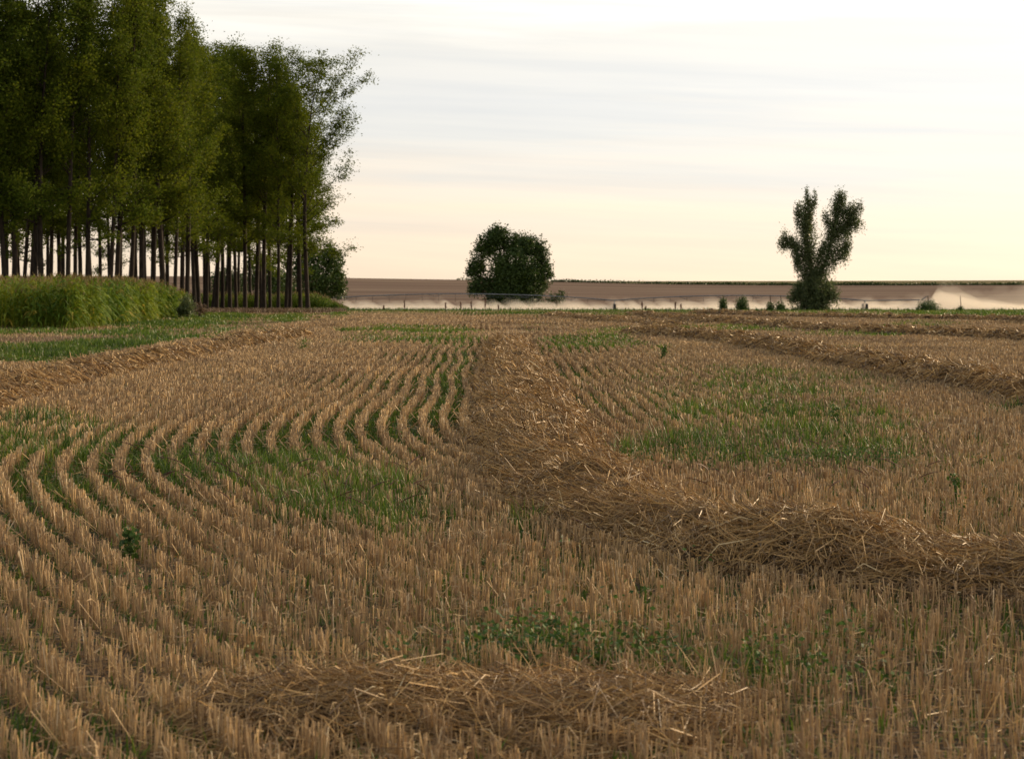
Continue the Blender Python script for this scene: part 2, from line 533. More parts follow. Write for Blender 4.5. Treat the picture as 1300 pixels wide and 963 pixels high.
def green(x, y):
    px, py = topx(x, y)
    px0, py0 = px, py
    sx = 0.10 * np.clip(py - YH, 20, 260)
    px = px + 7 * sx * (fnoise(x, y * 0.5, 1.6, 140) - 0.45)
    py = py + 2.2 * sx * (fnoise(x, y * 0.5, 1.6, 144) - 0.45)
    g = np.zeros(len(px))
    for cx, cy_, rx, ry, s in PATCH:
        q = ((px - cx) / rx) ** 2 + ((py - cy_) / ry) ** 2
        g = np.maximum(g, s * np.exp(-q * q * 0.7))
    px, py = px0, py0
    # grass strip at the far edge of the field
    strip = sstep(404.5, 400.5, py + 3 * (vnoise(x, y, 6, 4) - 0.5)) * sstep(560, 700, px) * 0.9
    strip = np.maximum(strip, 0.35 * sstep(403, 399, py) * (px > 430))
    strip = np.where(y > 150, 0.8, strip)
    g = np.maximum(g, strip)
    nz = fnoise(x, y, 1.1, 8)
    nz2 = fnoise(x, y, 0.35, 11)
    g = g * np.clip(-0.62 + 3.3 * (nz * 0.35 + nz2 * 0.65), 0, 1.2)
    return np.clip(g, 0, 1)


# ground sheet (fan shaped grid, finer near the camera)
ty = np.concatenate([[-80, -30, -8, 0.5], np.geomspace(3, 152, 620), np.linspace(156, 440, 70)])
tt = np.concatenate([-np.geomspace(60, 0.5, 26), np.linspace(-0.47, 0.47, 380), np.geomspace(0.5, 60, 26)])
YY, TT = np.meshgrid(ty, tt, indexing='ij')
XX = np.clip(TT * np.maximum(YY, 3.0), -1800, 1800) + TT * 1e-3


def grid_faces(ny, nx):
    i = (np.arange(ny - 1)[:, None] * nx + np.arange(nx - 1)[None]).ravel()
    return np.stack([i, i + 1, i + nx + 1, i + nx], 1)


xf, yf = XX.ravel(), YY.ravel()
zf = gz(xf, yf)
o = make_mesh('ground', np.stack([xf, yf, zf], 1), [grid_faces(*XX.shape)], M_GROUND, smooth=True, kind='structure',
              attrs={'green': green(xf, yf), 'far': sstep(35, 75, yf) * 0.8})
for nm, y0, y1, ny, mat in (
        ('hill', 440, 1080, 90, hill_mat('ploughed_hill', (0.15, 0.105, 0.08), (0.215, 0.152, 0.112), (0.29, 0.215, 0.15))),
        ('far_hill', 1080, 2600, 40, hill_mat('far_green_slope', (0.15, 0.135, 0.06), (0.20, 0.17, 0.085), (0.25, 0.20, 0.11), 0.01))):
    Y2, X2 = np.meshgrid(np.linspace(y0, y1, ny), np.linspace(-1800, 1800, 220), indexing='ij')
    o = make_mesh(nm, np.stack([X2.ravel(), Y2.ravel(), gz(X2.ravel(), Y2.ravel())], 1), [grid_faces(*X2.shape)], mat, smooth=True, kind='structure')


# ------------------------------------------------------------------ straw windrows
def win_height(x, y):
    h = np.zeros(len(x))
    for w, ln in zip(WIN, WLINES):
        if 'heap' in w[0]:
            ln = ln[75:-75]
        d = line_dist(x, y, ln)
        ww = w[2] * (0.85 + 0.4 * vnoise(x, y, 1.3, 21))
        pr = np.clip(1 - (d / ww) ** 2, 0, 1)
        lump = 0.62 + 0.85 * (fnoise(x, y, 0.55, 30) - 0.2)
        h = np.maximum(h, w[3] * pr ** 0.8 * lump)
    return h


def windrow(i):
    label, _, hw, hh, dens = WIN[i]
    ln = WLINES[i]
    seg = np.diff(ln, axis=0); s = np.concatenate([[0], np.cumsum(np.linalg.norm(seg, axis=1))])
    Ltot = s[-1]
    nm = 'straw_heap' if 'heap' in label else 'straw_windrow'
    root = empty(nm, (float(ln[150, 0]), float(ln[150, 1]), 0.0), label, 'straw heap' if 'heap' in label else 'windrow',
                 None if 'heap' in label else 'straw windrows lying across the stubble')
    ox, oy = float(ln[150, 0]), float(ln[150, 1])
    # matted core
    step = 0.06 if i in (0, 6) else 0.14
    na = int(min(900, Ltot / step)); nb = 26
    u = np.linspace(0, Ltot, na)
    cx = np.interp(u, s, ln[:, 0]); cyy = np.interp(u, s, ln[:, 1])
    tx = np.gradient(cx); tyy = np.gradient(cyy); tl = np.hypot(tx, tyy); nx_, ny_ = tyy / tl, -tx / tl
    b = np.linspace(-1.3, 1.3, nb) * hw
    X = cx[:, None] + nx_[:, None] * b[None]; Y = cyy[:, None] + ny_[:, None] * b[None]
    x, y = X.ravel(), Y.ravel()
    hgt = win_height(x, y)
    ends = np.minimum(u, Ltot - u); taper = sstep(0, 1.2 if i != 6 else 0.15, ends)
    z = gz(x, y) - 0.02 + hgt * rep(taper, nb) * 0.92 + (0.06 * (vnoise(x, y, 0.07, 40) - 0.5) + 0.07 * (vnoise(x, y, 0.21, 41) - 0.5)) * (hgt > 0.02)
    make_mesh('matted_core', np.stack([x - ox, y - oy, z], 1), [grid_faces(na, nb)], M_MOUND, root, smooth=True)
    # loose strands
    n0 = int(min(60000, Ltot * 2 * hw * 1500 * dens))
    if i == 0:
        n0 = 165000
    if i == 6:
        n0 = 9000
    # more strands where the windrow is near
    uu = rng.random(n0 * 4) * Ltot
    d_at = np.interp(uu, s, ln[:, 1])
    keep = rng.random(len(uu)) < np.clip(14.0 / np.maximum(d_at, 1), 0.10, 1)
    uu = uu[keep][:n0]
    n = len(uu)
    off = np.where(rng.random(n) < 0.5, np.clip(rng.normal(0, 0.50, n), -1.25, 1.25), rng.uniform(-1.15, 1.15, n)) * hw if i != 6 else np.clip(rng.normal(0, 0.75, n), -1.8, 1.8) * hw
    cx = np.interp(uu, s, ln[:, 0]); cyy = np.interp(uu, s, ln[:, 1])
    j = np.clip(np.searchsorted(s, uu), 1, len(s) - 1)
    t2 = seg[j - 1] / np.linalg.norm(seg[j - 1], axis=1, keepdims=True)
    x = cx + t2[:, 1] * off; y = cyy - t2[:, 0] * off
    pxx, pyy = topx(x, y)
    m = (pxx > -330) & (pxx < 1630) & (y > 5.2)
    x, y, t2, uu = x[m], y[m], t2[m], uu[m]
    n = len(x)
    tp = sstep(0, 1.0 if i != 6 else 0.15, np.minimum(uu, Ltot - uu))
    hgt = win_height(x, y) * tp
    ang = np.arctan2(t2[:, 1], t2[:, 0]) + np.where(rng.random(n) < 0.45, rng.normal(1.57, 0.5, n), rng.uniform(0, 3.14, n))
    clump = fnoise(x, y, 0.5, 55) * 6.28                     # neighbouring straws lie together
    ang = np.where(rng.random(n) < 0.55, clump + rng.normal(0, 0.35, n), ang)
    lean = np.abs(rng.normal(0, 0.22, n)) + np.where(rng.random(n) < 0.04, rng.uniform(0.3, 1.1, n), 0)
    ln_ = np.where(rng.random(n) < 0.4, rng.uniform(0.03, 0.10, n), rng.uniform(0.10, 0.38, n))
    r = np.maximum(0.0017, y * 0.00020) * rng.uniform(0.5, 1.5, n)
    d = np.stack([np.cos(ang) * np.cos(lean), np.sin(ang) * np.cos(lean), np.sin(lean)], 1)
    z0 = gz(x, y) + hgt + rng.uniform(-0.05, 0.035, n)
    P0 = np.stack([x, y, z0], 1)
    bend = rng.normal(0, 0.12, (n, 3)) * ln_[:, None]; bend[:, 2] = np.abs(bend[:, 2]) * 0.7
    P = np.stack([P0 - d * (ln_ * 0.5)[:, None] * np.array([1, 1, 0.4]), P0 + bend, P0 + d * (ln_ * 0.5)[:, None]], 1)
    for k in (0, 2):                                        # drape over the mound
        hx = win_height(P[:, k, 0], P[:, k, 1]) * tp + gz(P[:, k, 0], P[:, k, 1])
        P[:, k, 2] = np.maximum(P[:, k, 2] * 0.3 + (hx + 0.01) * 0.7 + np.where(lean > 0.3, (P[:, k, 2] - hx) * 0.7, 0), hx - 0.01)
    P = P - np.array([ox, oy, 0])
    R = np.stack([r, r, r * 0.8], 1)
    V, fc = prisms(P, R, cap=False)
    rn = np.clip(rng.beta(2.0, 2.0, n) * 0.95 + (rng.random(n) < 0.03) * 0.35, 0, 1)
    o = make_mesh('loose_straw', V, fc, M_STRAW, root, attrs={'rnd': rep(rn, 9)})
    o['kind'] = 'stuff'
    return root


for i in range(len(WIN)):
    windrow(i)


# ------------------------------------------------------------------ stubble in drilled rows
def rows_points(gap=0.0, dens=150.0, sig=0.012, pn=None):
    out = []
    for k in range(-75, 118):
        off = (k + 0.5 + gap) * 0.222
        g = np.gradient(ROWG, axis=0); g /= np.linalg.norm(g, axis=1, keepdims=True)
        n_ = np.stack([g[:, 1], -g[:, 0]], 1)                # right-hand side is positive
        P = ROWG + n_ * off
        P[:, 0] += 0.05 * np.sin(P[:, 1] * 0.5 + k * 0.05)
        dd = line_dist(P[:, 0], P[:, 1], ROWG)
        ok = dd > abs(off) - 0.05 - 0.03 * abs(off)
        seg = np.linalg.norm(np.diff(P, axis=0), axis=1)
        s = np.concatenate([[0], np.cumsum(seg)])
        n = int(s[-1] * dens)
        ncl = max(4, int(s[-1] / 0.065))                      # the stems stand in small bunches
        cpos = (np.arange(ncl) + rng.uniform(-0.3, 0.3, ncl)) / ncl * s[-1]
        wgt = rng.gamma(4.0, 1.0, ncl); wgt /= wgt.sum()
        ci = rng.choice(ncl, n, p=wgt)
        u = np.clip(cpos[ci] + rng.normal(0, 0.020, n), 0, s[-1])
        x = np.interp(u, s, P[:, 0]); y = np.interp(u, s, P[:, 1])
        kk = np.interp(u, s, ok.astype(float)) > 0.5
        px, py = topx(x, y)
        lod = np.interp(y, [0, 14, 20, 30, 45, 60, 90, 145], [1.15, 1.1, 0.72, 0.45, 0.30, 0.20, 0.13, 0.09])
        m = kk & (px > -260) & (px < 1560) & (y > 5.4) & (rng.random(n) < lod)
        x, y = x[m], y[m]
        g2 = np.stack([np.gradient(P[:, 1]), -np.gradient(P[:, 0])], 1)
        gl = np.linalg.norm(g2, axis=1) + 1e-9
        nx_ = np.interp(u[m], s, g2[:, 0] / gl); ny_ = np.interp(u[m], s, g2[:, 1] / gl)
        w = rng.normal(0, sig, len(x)) + (rng.normal(0, 0.010, ncl))[ci[m]]
        out.append(np.stack([x + nx_ * w, y + ny_ * w], 1))
    return np.concatenate(out)


P = rows_points()
x, y = P[:, 0], P[:, 1]
px, py = topx(x, y)
# beyond the headland the straw stands unevenly and the left verge has none
wh = win_height(x, y)
gr = green(x, y)
keep = (wh < 0.07) & (rng.random(len(x)) > gr * 0.6)
verge = (x < -9.3 - 0.03 * (y - 50)) & (y > 40)
verge |= (px < 330) & (py < 428 - (px - 60) * 0.03) & (y > 50)
keep &= ~verge
thin = fnoise(x, y, 0.9, 62)
keep &= rng.random(len(x)) < np.clip(0.35 + 1.5 * thin, 0, 1)
keep &= ~((y > 60) & (fnoise(x, y * 0.4, 3.0, 66) < 0.42))
x, y = x[keep], y[keep]
n = len(x)
z = gz(x, y)
h = (np.interp(y, [0, 16, 30], [0.128, 0.135, 0.148]) + 0.04 * (vnoise(x, y, 0.3, 70) - 0.5)) * np.where(rng.random(n) < 0.12, rng.uniform(0.35, 0.7, n), rng.uniform(0.76, 1.15, n)) * np.interp(y, [0, 12, 60], [1.0, 1, 1.0])
lx = rng.normal(0, 0.09, n) + 0.12 * (vnoise(x, y, 0.4, 71) - 0.5); ly = rng.normal(0, 0.09, n)
bent = rng.random(n) < 0.045
lx = np.where(bent, rng.normal(0, 0.6, n), lx)
r = np.maximum(0.0019, y * 0.00024) * rng.uniform(0.75, 1.3, n)
P2 = np.stack([np.stack([x, y, z - 0.01], 1), np.stack([x + lx * h, y + ly * h, z + h], 1)], 1)
V, fc = prisms(P2, np.stack([r * 0.95, r], 1), cap=True)
rn = np.clip(rng.beta(2.2, 2.4, n) + (vnoise(x, y, 1.4, 75) - 0.5) * 0.35, 0, 0.97)
rn = np.where(rng.random(n) < 0.012, 1.0, rn)
print('stubble stems', n)
o = make_mesh('stubble', V, fc, M_STUB, attrs={'rnd': rep(rn, 6)})
tag(o, 'cut straw stubble standing in curved drilled rows over the field', 'stubble', kind='stuff')

# dry leaves and chaff hanging about the stubble: short flat curls
sel = np.where((y < 32) & (rng.random(n) < 0.28))[0]
m_ = len(sel)
a_ = rng.uniform(0, 6.28, m_); hh = h[sel] * rng.uniform(0.2, 0.95, m_); ll = rng.uniform(0.03, 0.10, m_)
b0 = np.stack([x[sel], y[sel], z[sel] + hh], 1)
dv = np.stack([np.cos(a_), np.sin(a_), rng.uniform(-0.6, 1.1, m_)], 1)
P3 = np.stack([b0, b0 + dv * ll[:, None] * 0.5, b0 + dv * ll[:, None] * np.array([1, 1, 0.4])], 1)
sd_ = np.stack([-np.sin(a_), np.cos(a_), rng.normal(0, 0.4, m_)], 1)
wv = np.maximum(0.0022, y[sel] * 0.0002)[:, None] * np.array([[1.0, 0.9, 0.3]])
V, fc = ribbons(P3, wv, sd_)
o = make_mesh('dry_straw_leaves', V, fc, M_STUB, attrs={'rnd': rep(rng.beta(2, 2, m_) * 0.9, 6)})
tag(o, 'dry curled straw leaves clinging to the stubble stems', 'straw leaves', kind='stuff')

# litter lying flat between rows
nl = 26000
yy = 5.4 + 42 * rng.random(nl) ** 1.35; xx = rng.uniform(-0.36, 0.36, nl) * yy
a_ = rng.uniform(0, 3.14, nl); ll = rng.uniform(0.05, 0.22, nl)
zz = gz(xx, yy) + rng.uniform(0.004, 0.05, nl)
dv = np.stack([np.cos(a_), np.sin(a_), rng.normal(0, 0.12, nl)], 1) * (ll / 2)[:, None]
c0 = np.stack([xx, yy, zz], 1)
V, fc = prisms(np.stack([c0 - dv, c0 + dv], 1), np.repeat(np.maximum(0.0018, yy * 0.00018)[:, None], 2, 1), cap=False)
o = make_mesh('straw_litter', V, fc, M_STRAW, attrs={'rnd': rep(rng.beta(2, 2, nl), 6)})
tag(o, 'broken straws scattered flat on the soil between the rows', 'straw litter', kind='stuff')


# ------------------------------------------------------------------ grass and weeds
def blades(x, y, hgt, wid, k=4, droop=0.6, lean=0.35):
    n = len(x)
    a = rng.uniform(0, 6.28, n)
    ln_ = np.abs(rng.normal(0, lean, n)) + 0.05
    P = np.zeros((n, k, 3))
    z = gz(x, y)
    for j in range(k):
        t = j / (k - 1)
        out = hgt * (ln_ * t + droop * ln_ * t * t)
        P[:, j, 0] = x + np.cos(a) * out
        P[:, j, 1] = y + np.sin(a) * out
        P[:, j, 2] = z - 0.01 + hgt * (t - 0.35 * ln_ * t * t * (1 + droop))
    prof = np.array([0.7, 1.0, 0.75, 0.12]) if k == 4 else np.linspace(1, 0.15, k)
    Wd = wid[:, None] * prof[None]
    sa = a + 1.57 + rng.normal(0, 0.6, n)
    side = np.stack([np.cos(sa), np.sin(sa), np.zeros(n)], 1)
    return ribbons(P, Wd, side)


def scatter(nc, y0, y1, pw):
    yy = (y0 ** pw + (y1 ** pw - y0 ** pw) * rng.random(nc)) ** (1 / pw)
    xx = rng.uniform(-0.36, 0.36, nc) * yy
    return xx, yy


parts = []
gx, gy = scatter(500000, 5.5, 60, 1.2)
g = green(gx, gy)
base = 0.26 * sstep(0.42, 0.66, fnoise(gx, gy, 2.5, 90)) * (0.3 + 0.7 * (fnoise(gx, gy, 0.5, 91) > 0.45)) + 0.06
left_rows = 0.10 * (gx < -0.7) * sstep(0.36, 0.6, fnoise(gx, gy, 1.6, 93))
keep = (rng.random(len(gx)) < np.clip(g ** 1.0 * 0.85 + base + left_rows, 0, 1)) & (win_height(gx, gy) < 0.06 + 0.12 * (rng.random(len(gx)) < 0.15))
gx, gy, g = gx[keep], gy[keep], g[keep]
n = len(gx)
print('grass', n)
tall = fnoise(gx, gy, 0.6, 95)
hg = (0.07 + 0.14 * g * np.clip(tall * 1.7, 0.3, 1.4)) * rng.uniform(0.5, 1.4, n)
wd = np.maximum(0.0028, gy * 0.00022) * rng.uniform(0.7, 1.5, n)
V, fc = blades(gx, gy, hg, wd)
parts.append((V, fc, {'rnd': rep(np.clip(rng.beta(2, 2.6, n) + (vnoise(gx, gy, 0.8, 97) - 0.5) * 0.5, 0, 1), 8)}))
# low green growth in the gaps between the drilled rows
Q = rows_points(gap=0.5, dens=150.0, sig=0.034)
gx, gy = Q[:, 0], Q[:, 1]
pq, pyq = topx(gx, gy)
amt = sstep(0.28, 0.58, fnoise(gx, gy, 2.2, 150)) * 0.9 + 0.25 * sstep(0.4, 0.6, fnoise(gx, gy, 0.7, 151))
amt = amt * np.where(gx < -0.4, 1.0, 0.9) * (gy < 60)
amt = amt + 0.35 * sstep(0.45, 0.7, fnoise(gx, gy * 0.6, 4.0, 155)) * (gx > 0.5)
keep = (rng.random(len(gx)) < amt) & (win_height(gx, gy) < 0.05)
gx, gy = gx[keep], gy[keep]
n = len(gx)
print('gap grass', n)
V, fc = blades(gx, gy, rng.uniform(0.04, 0.125, n), np.maximum(0.003, gy * 0.00026) * rng.uniform(0.7, 1.5, n), lean=0.55)
parts.append((V, fc, {'rnd': rep(np.clip(rng.beta(2, 3.0, n) + (vnoise(gx, gy, 0.8, 97) - 0.5) * 0.4, 0, 1), 8)}))
# broader and coarser far away
gx, gy = scatter(420000, 50, 158, 1.5)
g = green(gx, gy)
left = (gx < -9.3 - 0.03 * (gy - 50))
g = np.clip(g * np.where(topx(gx, gy)[0] > 420, 2.6, 0.9), 0, 1)
keep = rng.random(len(gx)) < np.clip(g ** 0.9 * 0.9 + 0.03 + 0.05 * left, 0, 1)
gx, gy, g = gx[keep], gy[keep], g[keep]
n = len(gx)
print('far grass', n)
hg = (0.07 + 0.12 * g) * rng.uniform(0.5, 1.4, n)
wd = gy * 0.00034 * rng.uniform(0.6, 1.5, n)
V, fc = blades(gx, gy, hg, wd)
parts.append((V, fc, {'rnd': rep(np.clip(rng.beta(2.4, 2.2, n) * 0.9 + 0.1 + (vnoise(gx, gy, 5, 98) - 0.5) * 0.4, 0, 1), 8)}))
V, fc, at_ = join(parts)
o = make_mesh('grass', V, fc, M_GRASS, attrs=at_)
tag(o, 'green grass growing in patches and strips through the stubble', 'grass', kind='stuff')

# dry standing straw / dead grass over the headland and verge
gx, gy = scatter(330000, 48, 152, 1.5)
pxx, pyy = topx(gx, gy)
band = fnoise(gx * 0.25, gy, 2.4, 101)
keep = rng.random(len(gx)) < np.clip((0.25 + 0.6 * (band > 0.42)) * (1 - 0.9 * green(gx, gy)), 0, 1)
keep &= (gy > 56) | (gx < -9)
gx, gy = gx[keep], gy[keep]
n = len(gx)
hg = rng.uniform(0.05, 0.15, n)
V, fc = blades(gx, gy, hg, gy * 0.00028 * rng.uniform(0.7, 1.4, n), k=3, droop=0.2, lean=0.3)
rr = np.clip(rng.beta(2, 3, n) * 0.7 + (vnoise(gx * 0.15, gy, 3, 103) - 0.55) * 1.0, 0, 0.9)
o = make_mesh('dry_headland_stubble', V, fc, M_STUB, attrs={'rnd': rep(rr, 6)})
tag(o, 'thin dry stubble and dead grass on the far headland', 'dry grass', kind='stuff')

# reddish dry grass in front of the plantation
nn_ = 26000
yy = rng.uniform(138, 176, nn_); xx = at(rng.uniform(240, 440, nn_), yy)
V, fc = blades(xx, yy, rng.uniform(0.1, 0.42, nn_), np.full(nn_, 0.03), k=3, droop=0.2, lean=0.3)
o = make_mesh('tawny_grass', V, fc, M_BRUSH, attrs={'rnd': rep(rng.random(nn_), 6)})
tag(o, 'tawny dry grass along the foot of the poplar trunks', 'dry grass', kind='stuff')

# rough grass along the far field edge
nn_ = 16000
yy = rng.uniform(143, 152, nn_); xx = at(rng.uniform(380, 1500, nn_), yy)
keep = rng.random(nn_) < 0.3 + 0.7 * sstep(720, 500, topx(xx, yy)[0])
xx, yy = xx[keep], yy[keep]
V, fc = blades(xx, yy, rng.uniform(0.1, 0.42, len(xx)), np.full(len(xx), 0.03), k=4, droop=0.4, lean=0.3)
o = make_mesh('edge_grass', V, fc, M_WEED, attrs={'rnd': rep(rng.random(len(xx)), 8)})
tag(o, 'dark rough grass along the far edge of the field', 'grass', kind='stuff')

# arching dark red seed heads over the big grass patch
px_ = np.concatenate([rng.uniform(120, 290, 26), rng.uniform(290, 600, 46), rng.uniform(880, 1180, 26), rng.uniform(600, 1250, 8)])
py_ = np.concatenate([rng.uniform(585, 640, 26), rng.uniform(608, 668, 46), rng.uniform(560, 640, 26), rng.uniform(540, 700, 8)])
dd = F * H / (py_ - YH)
xx = (px_ - 650) * dd / F
n = len(xx)
a = rng.uniform(0, 6.28, n); hh = rng.uniform(0.16, 0.30, n)
k = 7
P = np.zeros((n, k, 3))
for j in range(k):
    t = j / (k - 1)
    P[:, j, 0] = xx + np.cos(a) * hh * 0.95 * t ** 1.8
    P[:, j, 1] = dd + np.sin(a) * hh * 0.95 * t ** 1.8
    P[:, j, 2] = gz(xx, dd) + hh * (t * 1.0 - 0.28 * t ** 3)
R = np.repeat(np.array([[1, 1, 1, 1.2, 2.6, 2.6, 1.0]]), n, 0) * 0.0017
V, fc = prisms(P, R)
o = make_mesh('seed_heads', V, fc, M_DEAD, attrs={'rnd': rep(rng.random(n), 3 * k)})
tag(o, 'dark red arching grass seed heads over the green patches', 'seed heads', kind='stuff')


def leaf_quads(c, size, n_per, spread, flat=0.6, tall=1.0):
    """c (m,3) cluster centres -> leaf quads"""
    m = len(c)
    cc = np.repeat(c, n_per, 0) + rng.normal(0, 1, (m * n_per, 3)) * np.array([tall ** -0.5, tall ** -0.5, tall]) * np.repeat(np.asarray(spread).reshape(-1, 1) if np.ndim(spread) else np.full((m, 1), spread), n_per, 0)
    n = len(cc)
    s = size * rng.uniform(0.6, 1.3, n)
    u = rng.normal(0, 1, (n, 3)); u[:, 2] *= flat; u /= np.linalg.norm(u, axis=1, keepdims=True)
    w = rng.normal(0, 1, (n, 3)); w -= (w * u).sum(1, keepdims=True) * u; w /= np.linalg.norm(w, axis=1, keepdims=True)
    u *= s[:, None] * 0.5; w *= s[:, None] * 0.36
    V = np.stack([cc - u, cc + w - u * 0.1, cc + u, cc - w - u * 0.1], 1).reshape(-1, 3)
    i = np.arange(n) * 4
    return V, [np.stack([i, i + 1, i + 2, i + 3], 1)], n


def low_weeds():
    pt_ = []
    for _ in range(300):
        c = random.random()
        if c < 0.35: a_, b_ = random.gauss(1075, 40), random.gauss(594, 5)
        elif c < 0.5: a_, b_ = random.gauss(900, 60), random.gauss(592, 6)
        elif c < 0.75: a_, b_ = random.gauss(690, 75), random.gauss(846, 13)
        elif c < 0.83: a_, b_ = random.uniform(850, 1150), random.gauss(868, 14)
        else: a_, b_ = random.uniform(0, 1300), random.uniform(480, 860)
        pt_.append(pt(a_, b_))
    pt_ = np.array(pt_)
    c = np.stack([pt_[:, 0], pt_[:, 1], gz(pt_[:, 0], pt_[:, 1]) + 0.07], 1)
    return leaf_quads(c, 0.024, 30, 0.05, 0.35)


random.seed(5)
V, fc, n = low_weeds()
V[:, 2] = np.maximum(V[:, 2], 0.005)
o = make_mesh('low_leafy_weeds', V, fc, M_WEED, attrs={'rnd': rep(rng.random(n), 4)})
tag(o, 'small dark leafy weeds creeping low through the straw', 'weeds', kind='stuff')


def weed_plant(px, py, h, nl, size, label):
    x0, y0 = pt(px, py)
    z0 = float(gz(np.array([x0]), np.array([y0]))[0])
    root = empty('leafy_weed', (x0, y0, z0), label, 'weed', 'single weeds in the stubble')
    st = [tube_path([(0, 0, -0.01), (random.uniform(-.1, .1) * h, random.uniform(-.1, .1) * h, h * 0.5), (random.uniform(-.25, .25) * h, 0, h)], [0.004, 0.003, 0.0015], 5) for _ in range(3)]
    V, fc, _ = join(st)
    make_mesh('stem', V, fc, M_WEED, root, attrs={'rnd': np.full(len(V), 0.3)})
    zz = rng.random(nl) ** 0.8 * h
    a = rng.uniform(0, 6.28, nl); rr = rng.uniform(0.01, 0.22, nl) * h
    c = np.stack([np.cos(a) * rr, np.sin(a) * rr, zz], 1)
    V, fc, n = leaf_quads(c, size * 0.7, 3, 0.018, 0.5)
    V[:, 2] = np.maximum(V[:, 2], 0.004)
    make_mesh('leaves', V, fc, M_WEED, root, attrs={'rnd': rep(rng.random(n), 4)})


weed_plant(166, 712, 0.17, 60, 0.05, 'dark broad-leaved weed alone between rows in the left foreground')
weed_plant(1061, 548, 0.26, 40, 0.05, 'tall thin green weed standing alone right of the right-hand weeds')
weed_plant(972, 540, 0.28, 50, 0.045, 'tallest green weed rising from the right-hand weed patch')
weed_plant(842, 462, 0.35, 60, 0.07, 'small green weed in pale stubble just right of the centre windrow')
weed_plant(1213, 640, 0.20, 40, 0.04, 'little yellow-green weed behind the windrow near the right edge')


# ------------------------------------------------------------------ corn
def corn_block(poly_fn, n, hfun, name, label, shade=0.0):
    x, y = poly_fn(n)
    n = len(x)
    z = gz(x, y)
    hgt = hfun(x, y) * rng.uniform(0.74, 1.12, n)
    prt = []
    P = np.stack([np.stack([x, y, z], 1), np.stack([x + rng.normal(0, .05, n), y, z + hgt * 0.9], 1)], 1)
    V, fc = prisms(P, np.stack([np.full(n, 0.014), np.full(n, 0.008)], 1))
    prt.append((V, fc, {'rnd': rep(rng.uniform(0.5, 0.9, n), 6)}))
    pr = rng.normal(0, 0.12, n)
    nl = 11
    for j in range(nl):
        a = rng.uniform(0, 6.28, n)
        zz = z + hgt * (0.12 + 0.78 * (j + rng.random(n)) / nl)
        ll = rng.uniform(0.45, 0.85, n) * (1 - 0.35 * j / nl)
        k = 5
        Pb = np.zeros((n, k, 3))
        up = rng.uniform(0.5, 1.25, n)
        for q in range(k):
            t = q / (k - 1)
            Pb[:, q, 0] = x + np.cos(a) * ll * t * 0.72
            Pb[:, q, 1] = y + np.sin(a) * ll * t * 0.72
            Pb[:, q, 2] = zz + ll * (up * t - 0.95 * t * t)
        Wd = np.full((n, 1), 0.040) * np.array([[0.7, 1.0, 0.9, 0.6, 0.1]])
        sd2 = np.stack([-np.sin(a), np.cos(a), rng.normal(0, 0.3, n)], 1)
        V, fc = ribbons(Pb, Wd, sd2)
        r0 = np.clip(0.45 + pr + rng.normal(0, 0.16, n) + (rng.random(n) < 0.04 * (j < 4)) * 0.6, 0, 1)
        prt.append((V, fc, {'rnd': rep(r0, 2 * k)}))
    V, fc, at_ = join(prt)
    o = make_mesh(name, V, fc, M_CORN, attrs=at_)
    tag(o, label, 'corn', kind='stuff')
    # tassels
    m = 3
    X = np.repeat(x, m); Y = np.repeat(y, m); Z = np.repeat(z + hgt * 0.9, m); nn = len(X)
    a = rng.uniform(0, 6.28, nn); sp = rng.uniform(0, 0.12, nn)
    P = np.stack([np.stack([X, Y, Z], 1), np.stack([X + np.cos(a) * sp, Y + np.sin(a) * sp, Z + rng.uniform(0.12, 0.26, nn)], 1)], 1)
    V, fc = prisms(P, np.stack([np.full(nn, 0.010), np.full(nn, 0.007)], 1))
    t = make_mesh('tassels', V, fc, M_TASSEL, o, attrs={'rnd': rep(rng.random(nn), 6)})
    t['kind'] = 'stuff'


def corn_a(n):
    y = rng.uniform(79, 120, n); edge = -17.1 - 0.055 * (y - 80) + 0.5 * (vnoise(y, y, 3, 3) - .5)
    off = rng.random(n) ** 1.9 * 19
    x = edge - off
    front = y - 79.5 > 0
    corner = (x + 17.4) * -0.0 + 79.5 + np.maximum(0, (-18.5 - x)) * 0.75      # near side slants back to the left
    k = y > corner
    return x[k], y[k]


corn_block(corn_a, 5600, lambda x, y: 2.02 - 0.5 * sstep(108, 120, y) + 0.25 * (vnoise(x, y, 3, 9) - 0.5), 'corn_crop',
           'tall green corn standing in a block in front of the poplars at left')


def corn_b(n):
    y = 176 + 32 * rng.random(n) ** 1.5; px = rng.uniform(215, 441, n)
    px = px - np.maximum(0, (y - 176)) * 0.1
    return at(px, y), y


corn_block(corn_b, 2600, lambda x, y: 1.75 * sstep(447, 400, topx(x, y)[0]) * 0.75 + 0.5, 'corn_crop',
           'yellow-green corn seen behind the trunks at the right end of the plantation')


# ------------------------------------------------------------------ trees
def branch(p0, d, L0, r0, k=5, sag=0.1, up=0.15):
    pts = [np.array(p0, float)]
    d = np.array(d, float); d /= np.linalg.norm(d)
    for j in range(k - 1):
        d = d + np.array([random.gauss(0, .10), random.gauss(0, .10), up * 0.35 + random.gauss(0, .06)])
        d /= np.linalg.norm(d)
        pts.append(pts[-1] + d * L0 / (k - 1))
    rad = [r0 * (1 - 0.85 * j / (k - 1)) for j in range(k)]
    return np.array(pts), rad


